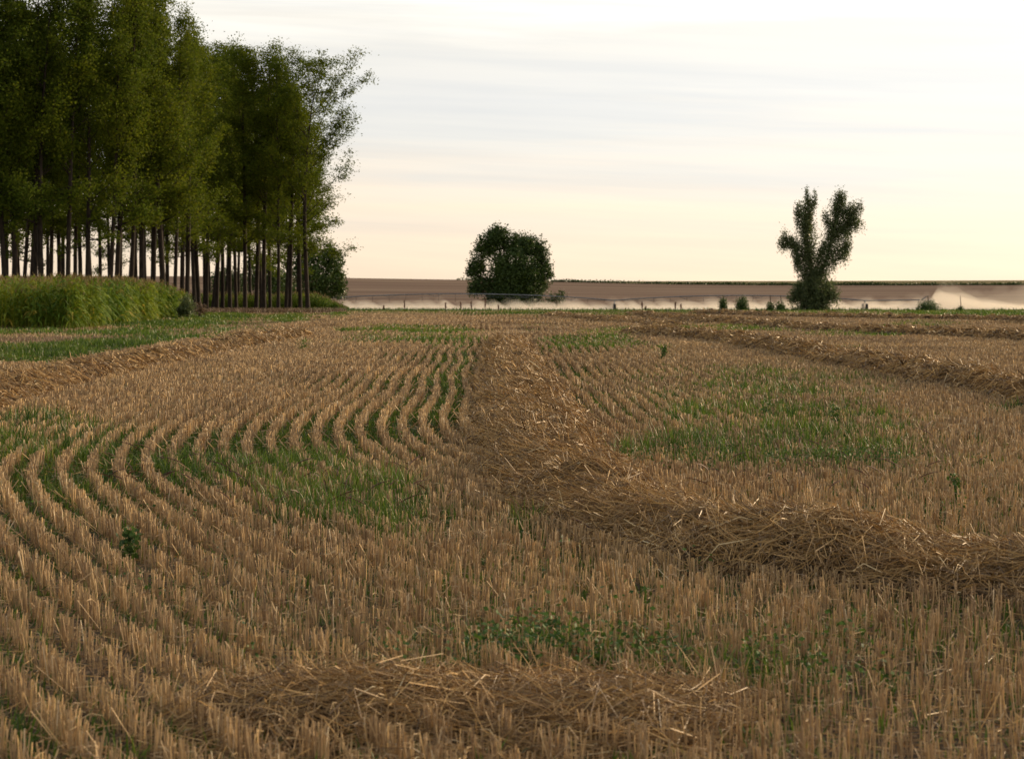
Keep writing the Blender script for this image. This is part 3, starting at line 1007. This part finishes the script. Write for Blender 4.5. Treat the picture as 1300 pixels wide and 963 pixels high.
def poplar_variant(seed, Ht=20.0, r_low=2.4, lean=0.0, z0=5.3, right_heavy=0.0):
    random.seed(seed)
    tr = []
    k = 9
    ax = random.uniform(-.35, .35); ph = random.uniform(0, 6.28)
    def axis(z):
        t = z / Ht
        return np.array([ax * math.sin(t * 4 + ph) - ax * math.sin(ph) + lean * t * t, 0.3 * math.sin(t * 3 + ph) - 0.3 * math.sin(ph), z])
    zs = [-0.2, 0.3, 1.2, 4, 7, 10, 13, 16, Ht * 0.97]
    rs = [0.24, 0.18, 0.155, 0.145, 0.13, 0.10, 0.07, 0.04, 0.012]
    tr.append(tube_path([axis(z) for z in zs], rs, 9))
    cl, spr = [], []
    nb = 38
    for b in range(nb):
        t = (b + random.random()) / nb
        z = z0 + (Ht - 1.0 - z0) * t
        a = random.uniform(0, 6.28)
        prof = (math.sin(math.pi * min(1, 0.30 + 0.70 * t)) ** 0.8) * (0.75 + 0.25 * (t > .1))
        Lb = r_low * (0.35 + 0.8 * prof) * random.uniform(0.7, 1.2) * 1.25
        if right_heavy and math.cos(a) > 0.2:
            Lb *= 1 + right_heavy
        Lb = min(Lb, 6.2 if t > 0.2 and right_heavy else 4.4 if t > 0.2 else 3.2)
        el = 0.75 + 0.3 * t if t > 0.12 else random.uniform(-0.5, 0.5)
        d = np.array([math.cos(a), math.sin(a), el])
        pts, rad = branch(axis(z), d, Lb, 0.05 * (1 - 0.6 * t), up=0.35)
        tr.append(tube_path(pts, rad, 4))
        ks = max(3, int(Lb * 2.6))
        for q in range(ks):
            u = 0.25 + 0.75 * (q + random.random()) / ks
            i = min(3, int(u * 4)); f = u * 4 - i
            c = pts[i] * (1 - f) + pts[i + 1] * f
            cl.append(c + np.array([random.gauss(0, .2), random.gauss(0, .2), random.gauss(0, .15)]))
            spr.append(random.uniform(0.18, 0.38))
    for q in range(10):                       # leader tip
        z = Ht - 2.2 * random.random()
        cl.append(axis(z) + np.array([random.gauss(0, .3), random.gauss(0, .3), 0.2])); spr.append(0.3)
    V, fc, _ = join(tr)
    me_t = (V, fc)
    c = np.array(cl)
    V2, f2, n = leaf_quads(c, 0.135, 74, np.array(spr) * 0.92, 0.8, 0.85)
    return me_t, (V2, f2, n)


def obj_from(name, me, parent):
    o = bpy.data.objects.new(name, me); C.objects.link(o); o.parent = parent
    return o


variants = []
for s_, kw in enumerate([dict(), dict(r_low=2.2, lean=0.4), dict(r_low=2.6, lean=-0.4), dict(r_low=2.3, z0=6.4), dict(r_low=2.5, z0=3.9), dict(r_low=2.1, lean=0.7),
                         dict(r_low=3.1, z0=4.6, lean=0.7, right_heavy=1.0)]):
    (tV, tF), (cV, cF, n) = poplar_variant(40 + s_, **kw)
    to = make_mesh('trunk', tV, tF, M_BARK, smooth=True)
    co = make_mesh('crown', cV, cF, M_LEAF, attrs={'rnd': rep(np.clip(rng.beta(2, 2.4, n), 0, 1), 4)})
    mt, mc = to.data, co.data
    bpy.data.objects.remove(to); bpy.data.objects.remove(co)
    variants.append((mt, mc))


def place_poplar(px, d, h, var, label, group, rot=None):
    x = at(px, d)
    z = float(gz(np.array([x]), np.array([d]))[0])
    r = empty('poplar_tree', (x, d, z), label, 'tree', group)
    r.rotation_euler = (random.gauss(0, 0.012), random.gauss(0, 0.022), random.uniform(0, 6.28) if rot is None else rot)
    s = h / 20.0
    w = s * random.uniform(0.84, 1.18)
    r.scale = (w, w, s)
    obj_from('trunk', variants[var][0], r)
    obj_from('crown', variants[var][1], r)


random.seed(11)
FRONT = [(391, 149, 18.2, 6), (368, 152, 19.2, 0), (353, 150, 18.8, 1), (335, 151, 19.6, 3), (325, 153, 19.4, 2), (311, 152, 19.9, 4),
         (300, 168, 21.4, 0), (292, 167, 21.3, 5), (282, 169, 21.8, 1), (270, 168, 21.8, 2), (260, 170, 22, 3),
         (237, 133, 18.4, 4), (221, 129, 19.3, 1), (209, 127, 20.0, 0), (194, 129, 20.8, 2), (180, 126, 20.6, 3), (165, 124, 20.4, 5),
         (147, 123, 20.6, 1), (139, 122, 20.0, 0), (110, 121, 20.2, 4), (86, 120, 20.2, 3), (54, 119, 20.0, 2), (45, 119.5, 20.4, 1), (22, 118.5, 20.2, 0), (8, 118, 20.2, 5),
         (-20, 118, 20, 3), (-48, 117, 20, 4)]
ordw = ['rightmost', 'second', 'third', 'fourth', 'fifth', 'sixth', 'seventh', 'eighth', 'ninth', 'tenth', 'eleventh', 'twelfth', 'thirteenth', 'fourteenth',
        'fifteenth', 'sixteenth', 'seventeenth', 'eighteenth', 'nineteenth', 'twentieth', 'twenty-first', 'twenty-second', 'twenty-third', 'twenty-fourth', 'twenty-fifth', 'twenty-sixth', 'twenty-seventh']
for i, (px, d, h, v) in enumerate(FRONT):
    if i == 0:
        lab = 'poplar at the right end of the plantation with boughs reaching right'
    elif i <= 5:
        lab = f'{ordw[i]} poplar from the right end, its bare trunk in tawny grass'
    elif i <= 10:
        lab = f'{ordw[i]} poplar from the right end, set back behind the shadowed bush'
        lab = f'{ordw[i]} front poplar from the right end, set back beside the corn end'
    else:
        lab = f'{ordw[i]} front poplar from the right end, its trunk foot behind the corn'
    place_poplar(px, d, h, v, lab, 'poplars along the front of the plantation', rot=(0.0 if i == 0 else None))
BACK = [(118, 133), (73, 136), (66, 128), (94, 128), (40, 134), (30, 127), (17, 130), (152, 134), (3, 140), (230, 142), (245, 150), (252, 156), (262, 152), (274, 158), (203, 141), (173, 139),
        (330, 165), (345, 172), (362, 168), (382, 170), (316, 178), (305, 185), (376, 182), (188, 152), (130, 150), (105, 156), (58, 152), (80, 160), (25, 160), (215, 165),
        (160, 168), (238, 176), (265, 186), (285, 190), (343, 190), (-15, 135), (-40, 140), (-65, 130), (-70, 150), (10, 172), (140, 182), (200, 188)]
for k, (px, d) in enumerate(BACK):
    place_poplar(px + random.uniform(-3, 3), d, random.uniform(18.8, 20.4) if px < 250 else random.uniform(18.4, 19.8), k % 6,
                 'slender dark poplar deeper inside the plantation, behind its front row', 'poplars inside the plantation')


def lobed_tree(name, px, d, lobes, trunk_r, label, mat, size, per, spread, dens, group=None, multi=1, ground=None, gaps=0.35, twigs=()):
    """lobes: (px, py, rx_px, ry_px) on the photo at distance d, with real depth given to each"""
    x0 = at(px, d)
    z0 = float(gz(np.array([x0]), np.array([float(d)]))[0])
    root = empty(name, (x0, d, z0), label, 'tree' if 'tree' in name else 'bush', group)
    m = d / F
    tr = []
    cl = []
    for q, (lx, ly, rx, ry) in enumerate(lobes):
        c = np.array([(lx - px) * m, 0, H + (YH - ly) * m - z0])
        a, b = rx * m, ry * m
        dep = min(a, b) * 1.05 if b > a * 1.6 else a
        c[1] = random.uniform(-0.35, 0.35) * dep
        nC = int(dens * (rx * ry) ** (0.86 if name == 'round_tree' else 0.75))
        dirs = rng.normal(0, 1, (nC, 3)); dirs /= np.linalg.norm(dirs, axis=1, keepdims=True)
        rad = rng.random(nC) ** 0.42
        pnt = dirs * rad[:, None] * np.array([a, dep, b]) * (0.86 + 0.2 * rng.random(nC))[:, None] + c
        hole = (vnoise(pnt[:, 0], pnt[:, 2], size * 5.0, q + 50) < gaps) & (rng.random(nC) < 0.85)
        pnt = pnt[~hole]
        cl.append(pnt)
        for mm in range(multi):
            base = np.array([random.uniform(-.4, .4) * trunk_r * 2, random.uniform(-.4, .4) * trunk_r, -0.1])
            mid = base * 0.4 + np.array([c[0] * 0.35, c[1] * 0.3, max(0.3, c[2] * 0.5)]) + rng.normal(0, trunk_r * 0.6, 3)
            tr.append(tube_path([base, mid, c, c + np.array([0, 0, b * 0.6])], [trunk_r * 0.8, trunk_r * 0.5, trunk_r * 0.22, trunk_r * 0.05], 6))
            for _ in range(4):
                t = pnt[rng.integers(len(pnt))] if len(pnt) else c
                tr.append(tube_path([mid, (mid + t) / 2 + rng.normal(0, a * 0.1, 3), t], [trunk_r * 0.2, trunk_r * 0.12, trunk_r * 0.04], 4))
    tr.append(tube_path([(0, 0, -0.3), (0.05, 0, 0.6), (0, 0, max(1.2, (H + (YH - lobes[0][1]) * m - z0) * 0.6))], [trunk_r * 1.3, trunk_r, trunk_r * 0.7], 9))
    for a_, b_, c_, d_ in twigs:
        tr.append(tube_path([((a_ - px) * m, 0, H + (YH - b_) * m - z0), ((c_ - px) * m, 0, H + (YH - d_) * m - z0)], [0.035, 0.012], 4))
    V, fc, _ = join(tr)
    make_mesh('trunk', V, fc, M_BARK, root, smooth=True)
    c = np.concatenate(cl)
    c[:, 2] = np.maximum(c[:, 2], 0.05)
    V, fc, n = leaf_quads(c, size, per, spread, 0.8, 2.2 if name == 'poplar_tree' else 1.1)
    V[:, 2] = np.maximum(V[:, 2], 0.0)
    make_mesh('crown', V, fc, mat, root, attrs={'rnd': rep(rng.beta(2, 2.4, n), 4)})


random.seed(21)
lobed_tree('round_tree', 652, 400,
           [(652, 342, 34, 30), (629, 304, 13, 18), (615, 316, 14, 16), (636, 300, 12, 14), (655, 312, 18, 16), (670, 312, 14, 15), (684, 319, 12, 16), (689, 338, 10, 18),
            (606, 337, 10, 14), (600, 346, 8, 7), (610, 362, 14, 10), (603, 368, 8, 7), (640, 368, 24, 12), (668, 366, 24, 14), (684, 360, 12, 12), (698, 348, 5, 4), (652, 380, 28, 8), (632, 380, 16, 7), (650, 370, 36, 12), (645, 350, 26, 18), (668, 350, 22, 18), (676, 380, 14, 6)],
           0.55, 'broad round dark tree standing alone beyond the field at centre', M_LEAFD, 0.38, 15, 0.45, 1.6, multi=1, gaps=0.12)
lobed_tree('bush', 706, 404, [(706, 379, 12, 6), (714, 373, 5, 5), (696, 382, 10, 4)], 0.15,
           'low dark bush at the right foot of the round centre tree', M_LEAFD, 0.35, 12, 0.3, 1.4)
def limb_tree(px, d, limbs, label):
    x0 = at(px, d); z0 = float(gz(np.array([x0]), np.array([float(d)]))[0]); m = d / F
    root = empty('poplar_tree', (x0, d, z0), label, 'tree')
    tr, cl, sp_ = [], [], []
    for pts, r0, r1, n, wood in limbs:
        n = int(n * 1.8); r0 *= 1.2; r1 *= 1.15
        P = np.array([[(a - px) * m, 0.0, H + (YH - b) * m - z0] for a, b in pts])
        P[:, 1] = np.linspace(0, random.uniform(-0.5, 0.5), len(P))
        if wood:
            tr.append(tube_path(P, list(np.linspace(wood, wood * 0.25, len(P))), 6))
        t = rng.random(n) ** 0.9 * (len(P) - 1)
        i0 = np.minimum(t.astype(int), len(P) - 2); f = (t - i0)[:, None]
        c = P[i0] * (1 - f) + P[i0 + 1] * f
        rad = (r0 + (r1 - r0) * t / (len(P) - 1)) * m * (0.35 + 1.15 * vnoise(t * 4.5, t * 0 + r0, 1.0, int(pts[0][0])))
        dr = rng.normal(0, 1, (n, 3)); dr /= np.linalg.norm(dr, axis=1, keepdims=True)
        q = c + dr * (rad * rng.random(n) ** 0.45)[:, None]
        q[:, 2] += np.abs(rng.normal(0, 0.25, n)) * rad
        ok = q[:, 2] > 0.05
        cl.append(q[ok]); sp_.append(np.full(ok.sum(), 0.0))
        for _ in range(n // 14):                      # fine twigs out to the sprays
            k = rng.integers(n)
            tr.append(tube_path([c[k], (c[k] + q[k]) / 2 + [0, 0, 0.03], q[k] + (q[k] - c[k]) * 0.2 + [0, 0, 0.12]], [0.018, 0.012, 0.005], 4))
    V, fc, _ = join(tr)
    make_mesh('trunk', V, fc, M_BARK, root, smooth=True)
    c = np.concatenate(cl)
    V, fc, n = leaf_quads(c, 0.11, 13, 0.13, 0.8, 2.0)
    V[:, 2] = np.maximum(V[:, 2], 0.0)
    make_mesh('crown', V, fc, M_LEAFG, root, attrs={'rnd': rep(rng.beta(2, 2.2, n), 4)})


limb_tree(1035, 146, [
    ([(1033, 396), (1031, 360), (1029, 325), (1025, 300), (1023, 264)], 17, 11, 470, 0.16),
    ([(1026, 300), (1018, 285), (1012, 266)], 9, 4, 70, 0.04), ([(1025, 290), (1028, 270), (1030, 256)], 7, 3, 50, 0.03),
    ([(1035, 385), (1044, 345), (1052, 315), (1060, 282), (1064, 248)], 14, 8, 330, 0.14),
    ([(1057, 296), (1050, 282), (1044, 276)], 5, 3, 36, 0.03), ([(1062, 275), (1068, 258), (1070, 250)], 6, 3, 40, 0.03),
    ([(1028, 332), (1014, 316), (1002, 309), (990, 311)], 9, 4, 120, 0.05), ([(1010, 314), (1000, 302), (996, 300)], 5, 3, 24, 0.02),
    ([(1056, 305), (1068, 290), (1080, 275), (1093, 264)], 7, 5, 110, 0.05), ([(1070, 288), (1084, 284), (1096, 288)], 5, 3, 46, 0.025),
    ([(1053, 318), (1068, 308), (1080, 304)], 4, 2, 26, 0.02), ([(1056, 300), (1076, 296), (1082, 300)], 3, 2, 14, 0.02),
    ([(1042, 350), (1056, 334), (1068, 326), (1077, 324)], 8, 4, 80, 0.04), ([(1032, 345), (1018, 334), (1010, 330)], 5, 3, 30, 0.03),
    ([(1034, 392), (1020, 378), (1014, 366)], 12, 7, 130, 0.03), ([(1034, 392), (1046, 376), (1054, 366)], 12, 7, 130, 0.03),
    ([(1034, 394), (1016, 388)], 10, 8, 90, 0.02), ([(1034, 394), (1052, 386)], 10, 7, 90, 0.02), ([(1033, 380), (1033, 350)], 20, 14, 260, 0),
    ([(1060, 300), (1074, 292), (1087, 279)], 8, 6, 90, 0.03), ([(1054, 324), (1070, 317), (1078, 312)], 7, 4, 60, 0.03),
    ([(1062, 264), (1074, 270), (1086, 262)], 6, 4, 50, 0.02), ([(1020, 350), (1013, 336), (1008, 318)], 8, 5, 70, 0.02),
    ([(1040, 352), (1043, 330), (1044, 310)], 7, 3, 60, 0.02), ([(1024, 372), (1012, 372), (1005, 382)], 8, 5, 70, 0.02), ([(1046, 374), (1058, 372), (1063, 380)], 8, 4, 60, 0.02),
    ([(1026, 262), (1024, 243)], 0.6, 0.3, 14, 0.012), ([(1034, 262), (1036, 246)], 0.6, 0.3, 14, 0.012)],
    'ragged grey-green poplar with two leaders alone at the right')
lobed_tree('dark_tree', 400, 228, [(405, 345, 30, 32), (420, 330, 18, 20), (385, 330, 26, 30), (428, 355, 12, 14), (410, 368, 30, 12), (432, 370, 8, 8)], 0.3,
           'bushy dark tree behind the right end of the poplar plantation', M_LEAFD, 0.26, 16, 0.3, 1.6, group='dark trees behind the poplars', gaps=0.22)
lobed_tree('dark_tree', 345, 234, [(350, 350, 28, 28), (330, 345, 22, 24), (355, 368, 34, 12)], 0.3,
           'dark bushy tree glimpsed between the poplar trunks, left of the other one', M_LEAFD, 0.26, 16, 0.3, 1.6, group='dark trees behind the poplars', gaps=0.22)
lobed_tree('dark_tree', 292, 238, [(296, 358, 24, 20), (280, 360, 18, 16)], 0.25,
           'leftmost low dark tree seen through the plantation trunks', M_LEAFD, 0.26, 16, 0.3, 1.4, group='dark trees behind the poplars', gaps=0.25)

SHR = [(918, 386, 5, 9, 'slim green shrub just right of the mid-field stalks, leftmost of four'), (942, 386, 8, 11, 'second and fullest small shrub from the left at the field edge'),
       (978, 390, 5, 7, 'third small shrub, just left of the ragged poplar'), (991, 389, 5, 8, 'small shrub closest to the ragged poplar on its left'),
       (1178, 389, 14, 9, 'wide dark green bush in front of the tall water plume'), (1219, 393, 3, 5, 'tiny shrub between the wide bush and the right edge'),
       (1012, 394, 8, 4, 'low pale scrub at the left foot of the ragged poplar')]
for px, py, rx, ry, lab in SHR:
    lobed_tree('shrub', px, 147, [(px, py, rx * 1.15, ry), (px - rx * .3, py + ry * .35, rx * .8, ry * .6), (px + rx * .3, py + ry * .4, rx * .8, ry * .55)], 0.03, lab,
               M_WEED if px != 1012 else M_LEAFG, 0.07, 14, 0.07, 4.5, group='small shrubs along the far field edge', gaps=0.15)
lobed_tree('bush', 238, 112, [(238, 388, 10, 13), (232, 394, 8, 9)], 0.04, 'grey-green bush at the right end of the corn', M_LEAFG, 0.10, 12, 0.09, 2.4, gaps=0.1)
lobed_tree('bush', 253, 114, [(253, 393, 9, 10)], 0.04, 'brown dried brush beside the grey-green bush', M_BRUSH, 0.10, 10, 0.10, 1.6, gaps=0.2)

# dark dry weed stalks standing against the spray
ST = [(487, 388, 'short dark weed stalk, leftmost against the spray'), (513.7, 381.5, 'tall dark weed stalk left of the round tree, standing alone'), (566, 384, 'dark weed stalk, third from the left against the spray'),
      (585.5, 383.5, 'dark weed stalk just left of the round tree'), (599, 383, 'dark weed stalk under the left edge of the round tree'), (616, 380, 'tallest dark weed stalk, under the round tree left half'),
      (633, 387, 'short dark weed stalk beneath the round tree trunk'), (815, 383.5, 'taller of a pair of dark stalks right of centre'), (819, 389, 'shorter of a pair of dark stalks right of centre'),
      (857, 383.5, 'dark weed stalk left of the slim green shrubs'), (864.5, 386, 'thinner stalk just right of another left of the shrubs')]
for px, py, lab in ST:
    d = 147.0; x0 = at(px, d)
    z0 = float(gz(np.array([x0]), np.array([d]))[0])
    h = (YH - py) * d / F + H - z0
    root = empty('weed_stalk', (x0, d, z0), lab, 'weed stalk', 'dry weed stalks along the far field edge')
    ln_ = random.uniform(-.06, .06)
    V, fc, _ = tube_path([(0, 0, -0.05), (ln_ * .4, 0, h * .5), (ln_, 0, h * .8)], [0.022, 0.018, 0.012], 6)
    make_mesh('stem', V, fc, M_DEAD, root, attrs={'rnd': np.full(len(V), 0.7)})
    zz = h * np.linspace(0.42, 1.0, 26)
    c = np.stack([ln_ * zz / h + rng.normal(0, 0.015, 26), rng.normal(0, 0.015, 26), zz], 1)
    V, fc, n = leaf_quads(c, 0.06, 7, 0.022, 1.0)
    make_mesh('seed_head', V, fc, M_DEAD, root, attrs={'rnd': rep(rng.random(n), 4)})


# hedge line along the brow of the ploughed hill
nh = 9000
hx = rng.uniform(-25, 420, nh)
c = np.stack([hx, 948 + rng.uniform(-1.5, 1.5, nh), gz(hx, np.full(nh, 948.0)) + rng.uniform(0, 1, nh) * (0.3 + 0.9 * fnoise(hx, hx, 14, 4))], 1)
pxh = 650 + F * hx / 948
keep = rng.random(nh) < (0.35 + 0.65 * sstep(560, 700, pxh)) * (0.35 + 0.9 * fnoise(hx, hx, 20, 6))
V, fc, n = leaf_quads(c[keep], 0.8, 2, 0.35, 1.0)
o = make_mesh('hedge', V, fc, M_LEAFD, attrs={'rnd': rep(rng.random(n) * 0.5, 4)})
tag(o, 'thin dark hedge line along the brow of the brown hill', 'hedge')


# ------------------------------------------------------------------ pivot irrigator
D = 340.0
m = D / F
gP = lambda px: float(gz(np.array([at(px, D)]), np.array([D]))[0])
tower_px = [382, 780, 1098]
root = empty('pivot_irrigator', (at(780, D), D, gP(780)), 'long pivot irrigation boom on wheeled towers crossing beyond the field', 'irrigator')
OX, OZ = at(780, D), gP(780)


def zpx(py):
    return H + (YH - py) * m - OZ


def pp(px, py, dy=0.0):
    return np.array([at(px, D) - OX, dy, zpx(py)])


pipe = []
pts = []
for px in np.arange(200, 1172, 8):
    if px <= 382: t = (px + 16) / 398.; py = 381 - 8.5 * math.sin(math.pi * t)
    elif px <= 780: t = (px - 382) / 398.; py = 381.5 - 8.5 * math.sin(math.pi * t) ** 0.8
    elif px <= 1098: t = (px - 780) / 318.; py = 381.5 - 6.5 * math.sin(math.pi * t) ** 0.8
    else: t = (px - 1098) / 80.; py = 381.5 - 1.0 * t
    pts.append((px, py))
PY = lambda px: float(np.interp(px, [a for a, _ in pts], [b for _, b in pts]))
V, fc, _ = tube_path([pp(a, b) for a, b in pts], [0.085] * len(pts), 6)
make_mesh('pipe', V, fc, M_STEEL, root, smooth=True)
tr = []
for a, b in ((382, 780), (780, 1098)):
    nodes = np.linspace(a, b, 8)
    bots = [pp(q, PY(q) + (3.2 if 0 < i < 7 else 0)) for i, q in enumerate(nodes)]
    tr.append(tube_path(bots, [0.022] * 8, 4))
    for i in range(1, 7):
        for sgn in (-1, 1):
            tp = nodes[i] + sgn * 10
            tr.append(tube_path([bots[i], pp(tp, PY(tp), 0.0)], [0.03, 0.03], 4))
V, fc, _ = join(tr)
make_mesh('truss', V, fc, M_STEEL, root)
for tpx in tower_px:
    g = gP(tpx) - OZ
    top = pp(tpx, PY(tpx))
    tw = [tube_path([top, (top[0], s * 1.7, g + 0.55)], [0.06, 0.06], 5) for s in (-1, 1)]
    tw.append(tube_path([(top[0], -1.8, g + 0.55), (top[0], 1.8, g + 0.55)], [0.08, 0.08], 5))
    V, fc, _ = join(tw)
    o = make_mesh('tower', V, fc, M_STEEL, root)
    for s in (-1, 1):
        V, fc, _ = tube_path([(top[0] - 0.17, s * 1.75, g + 0.6), (top[0] - 0.15, s * 1.75, g + 0.6), (top[0] + 0.15, s * 1.75, g + 0.6), (top[0] + 0.17, s * 1.75, g + 0.6)], [0.45, 0.6, 0.6, 0.45], 18)
        make_mesh('wheel', V, fc, M_TYRE, o)
for px in np.arange(410, 1168, 21.0):
    z_top = pp(px, PY(px))
    bot = z_top.copy(); bot[2] = max(gP(px) - OZ + 1.5, z_top[2] - 1.35)
    V, fc, _ = tube_path([z_top + np.array([0, 0.1, 0]), bot + np.array([0, 0.12, 0])], [0.016, 0.022], 4)
    make_mesh('drop_hose', V, fc, M_TYRE, root)
e = pp(1170, PY(1170))
V, fc, _ = tube_path([e, e + np.array([0.3, 0, 0.25]), e + np.array([1.1, 0, 0.7])], [0.09, 0.08, 0.04], 6)
make_mesh('end_gun', V, fc, M_STEEL, root)

# ------------------------------------------------------------------ spray: even-density mist shaped as lens-like sheets
def mist_mat(name, dens, g=0.5):
    m_ = bpy.data.materials.new(name); m_.use_nodes = True
    t = m_.node_tree; t.nodes.clear()
    v = N(t, 'ShaderNodeVolumePrincipled')
    v.inputs['Color'].default_value = (0.99, 0.93, 0.84, 1)  # neutral droplets tinted warm: the low sun's colour is put into the mist
    v.inputs['Density'].default_value = dens
    v.inputs['Anisotropy'].default_value = g
    o_ = N(t, 'ShaderNodeOutputMaterial')
    t.links.new(v.outputs[0], o_.inputs['Volume'])
    return m_


def mist(name, px0, px1, top_fn, half, dens, label, nx=420, ny=15):
    pxs = np.linspace(px0, px1, nx)
    v = np.linspace(-1, 1, ny)
    X = np.repeat(pxs, ny); Vv = np.tile(v, nx)
    x = at(X, D)
    hw = half
    y = D + 2 + Vv * hw
    zb = gz(x, y) - 0.3
    top = top_fn(X, Vv)                        # metres above local ground
    edge = np.clip(1 - Vv ** 2, 0, 1) ** 0.9
    lump = 1 + 0.12 * (vnoise(x, y * 0.5, 2.5, 120) - 0.5)
    zt = zb + 0.05 + (top + 0.3) * edge * lump
    Vt = np.stack([x, y, zt], 1); Vb = np.stack([x, y, zb], 1)
    f = grid_faces(nx, ny)
    n_ = nx * ny
    fb = f[:, ::-1] + n_
    sides = []
    for e in (np.arange(nx) * ny, np.arange(nx) * ny + ny - 1, np.arange(ny), (nx - 1) * ny + np.arange(ny)):
        sides.append(np.stack([e[:-1], e[1:], e[1:] + n_, e[:-1] + n_], 1))
    o = make_mesh(name, np.concatenate([Vt, Vb]), [np.concatenate([f, fb] + sides)], mist_mat(name, dens), smooth=False)
    bm = bmesh.new(); bm.from_mesh(o.data)
    bmesh.ops.recalc_face_normals(bm, faces=bm.faces)
    bm.to_mesh(o.data); bm.free()
    o['kind'] = 'stuff'
    if name != 'mist_layer':
        tag(o, label, 'water spray')
    return o


pk = [(435, .9), (447, 1.7), (462, 1.25), (475, 1.6), (484, 1.35), (500, 1.1), (512, 1.1), (524, 1.7), (540, 1.2), (552, 1.4), (568, 1.65), (580, 1.1), (592, .9), (607, 1.35), (622, 1.4), (640, 1.2), (658, 1.45), (668, 1.7),
      (682, 1.2), (700, 1.4), (718, 1.6), (740, 1.45), (760, 1.1), (775, 1.0), (792, 1.6), (805, 1.7), (820, 1.2), (840, 1.45), (862, 1.5), (885, 1.35), (905, 1.65), (930, 1.5), (960, 1.6), (990, 1.5), (1010, 1.7),
      (1050, 1.3), (1066, 1.9), (1085, 1.35), (1100, 1.6), (1115, 1.85), (1135, 1.45), (1150, 1.6), (1170, 1.9), (1182, 2.1), (1192, 2.2)]
pkx = np.array([a for a, _ in pk], float); pkz = np.array([b for _, b in pk])


def low_top(px, v):
    q = np.interp(px + v * 3, pkx, pkz)
    q = 0.28 + q * (0.46 + 0.60 * np.abs(np.sin(px * 0.115 + 1.5 * np.sin(px * 0.031) + v)) ** 0.7)
    return q * sstep(425, 437, px) * sstep(1200, 1190, px)


def plume_top(px, v):
    a = np.interp(px, [1176, 1184, 1190, 1200, 1215, 1232, 1250, 1270, 1300, 1360, 1420], [0, 2.4, 3.6, 4.0, 3.5, 2.7, 1.9, 1.5, 1.2, 0.9, 0])
    return a


def wob(px, sd, a, sc):
    return 1 + a * (fnoise(px, px * 0 + sd, sc, int(sd)) - 0.45)


SPRAY = 'low billowing band of sunlit irrigation spray behind the field edge'
sp = mist('water_spray', 425, 1202, lambda p, v: low_top(p, v) * 0.60, 4.0, 0.08, SPRAY)
for nm, hf, hw_, dn, sd in (('mist_layer', 0.82, 5.0, 0.05, 3), ('mist_layer', 1.0, 5.5, 0.03, 7), ('mist_layer', 1.25, 5.5, 0.012, 12)):
    o = mist(nm, 425 - sd, 1202 + sd, lambda p, v, h=hf, q=sd: low_top(p + q * 0.8, v) * h * wob(p + v * 4, q, 0.5, 14), hw_, dn, SPRAY)
    o.parent = sp
PL = 'arching plume from the end gun of the irrigator at the far right'
sp = mist('water_plume', 1176, 1420, lambda p, v: plume_top(p, v) * 0.80, 3.0, 0.13, PL, nx=160)
for nm, hf, hw_, dn, sd in (('mist_layer', 0.95, 3.6, 0.07, 5), ('mist_layer', 1.08, 4.2, 0.035, 9), ('mist_layer', 1.25, 4.5, 0.012, 14)):
    o = mist(nm, 1174, 1430, lambda p, v, h=hf, q=sd: plume_top(p - q * 0.5, v) * h * wob(p + v * 4, q, 0.5, 16), hw_, dn, PL, nx=160)
    o.parent = sp
DR = 'faint drifting spray falling right of the tall plume'
sp = mist('drifting_spray', 1188, 1440, lambda p, v: np.interp(p, [1188, 1215, 1260, 1300, 1340, 1440], [0, 3.2, 3.6, 4.3, 4.0, 0]) * wob(p, 21, 0.7, 18), 2.6, 0.025, DR, nx=160)
o = mist('mist_layer', 1200, 1440, lambda p, v: np.interp(p, [1200, 1240, 1270, 1310, 1440], [0, 1.6, 3.0, 4.9, 0]) * wob(p, 25, 0.7, 10), 3.4, 0.02, DR, nx=160)
o.parent = sp

# ------------------------------------------------------------------ stones
def stone(px, py, s, mat, label):
    x0, y0 = pt(px, py)
    z0 = float(gz(np.array([x0]), np.array([y0]))[0])
    ico = []
    V = []
    nlat, nlon = 6, 9
    for i in range(nlat + 1):
        th = math.pi * i / nlat
        for j in range(nlon):
            a = 2 * math.pi * j / nlon
            r = s * (1 + random.uniform(-.18, .18))
            V.append((r * math.sin(th) * math.cos(a), r * .8 * math.sin(th) * math.sin(a), r * .6 * math.cos(th) + s * .35))
    q = [[i * nlon + j, i * nlon + (j + 1) % nlon, (i + 1) * nlon + (j + 1) % nlon, (i + 1) * nlon + j] for i in range(nlat) for j in range(nlon)]
    o = make_mesh('stone', np.array(V), [np.array(q)], mat, smooth=True)
    o.location = (x0, y0, z0 + s * 0.2)
    tag(o, label, 'stone')


stone(983, 438, 0.10, M_STONE, 'small white stone on the stubble above the right windrow')
stone(1013, 440, 0.09, M_STONED, 'small dark stone right of the white stone')
stone(223, 404, 0.10, M_STONE, 'small white stone on the grass below the corn')
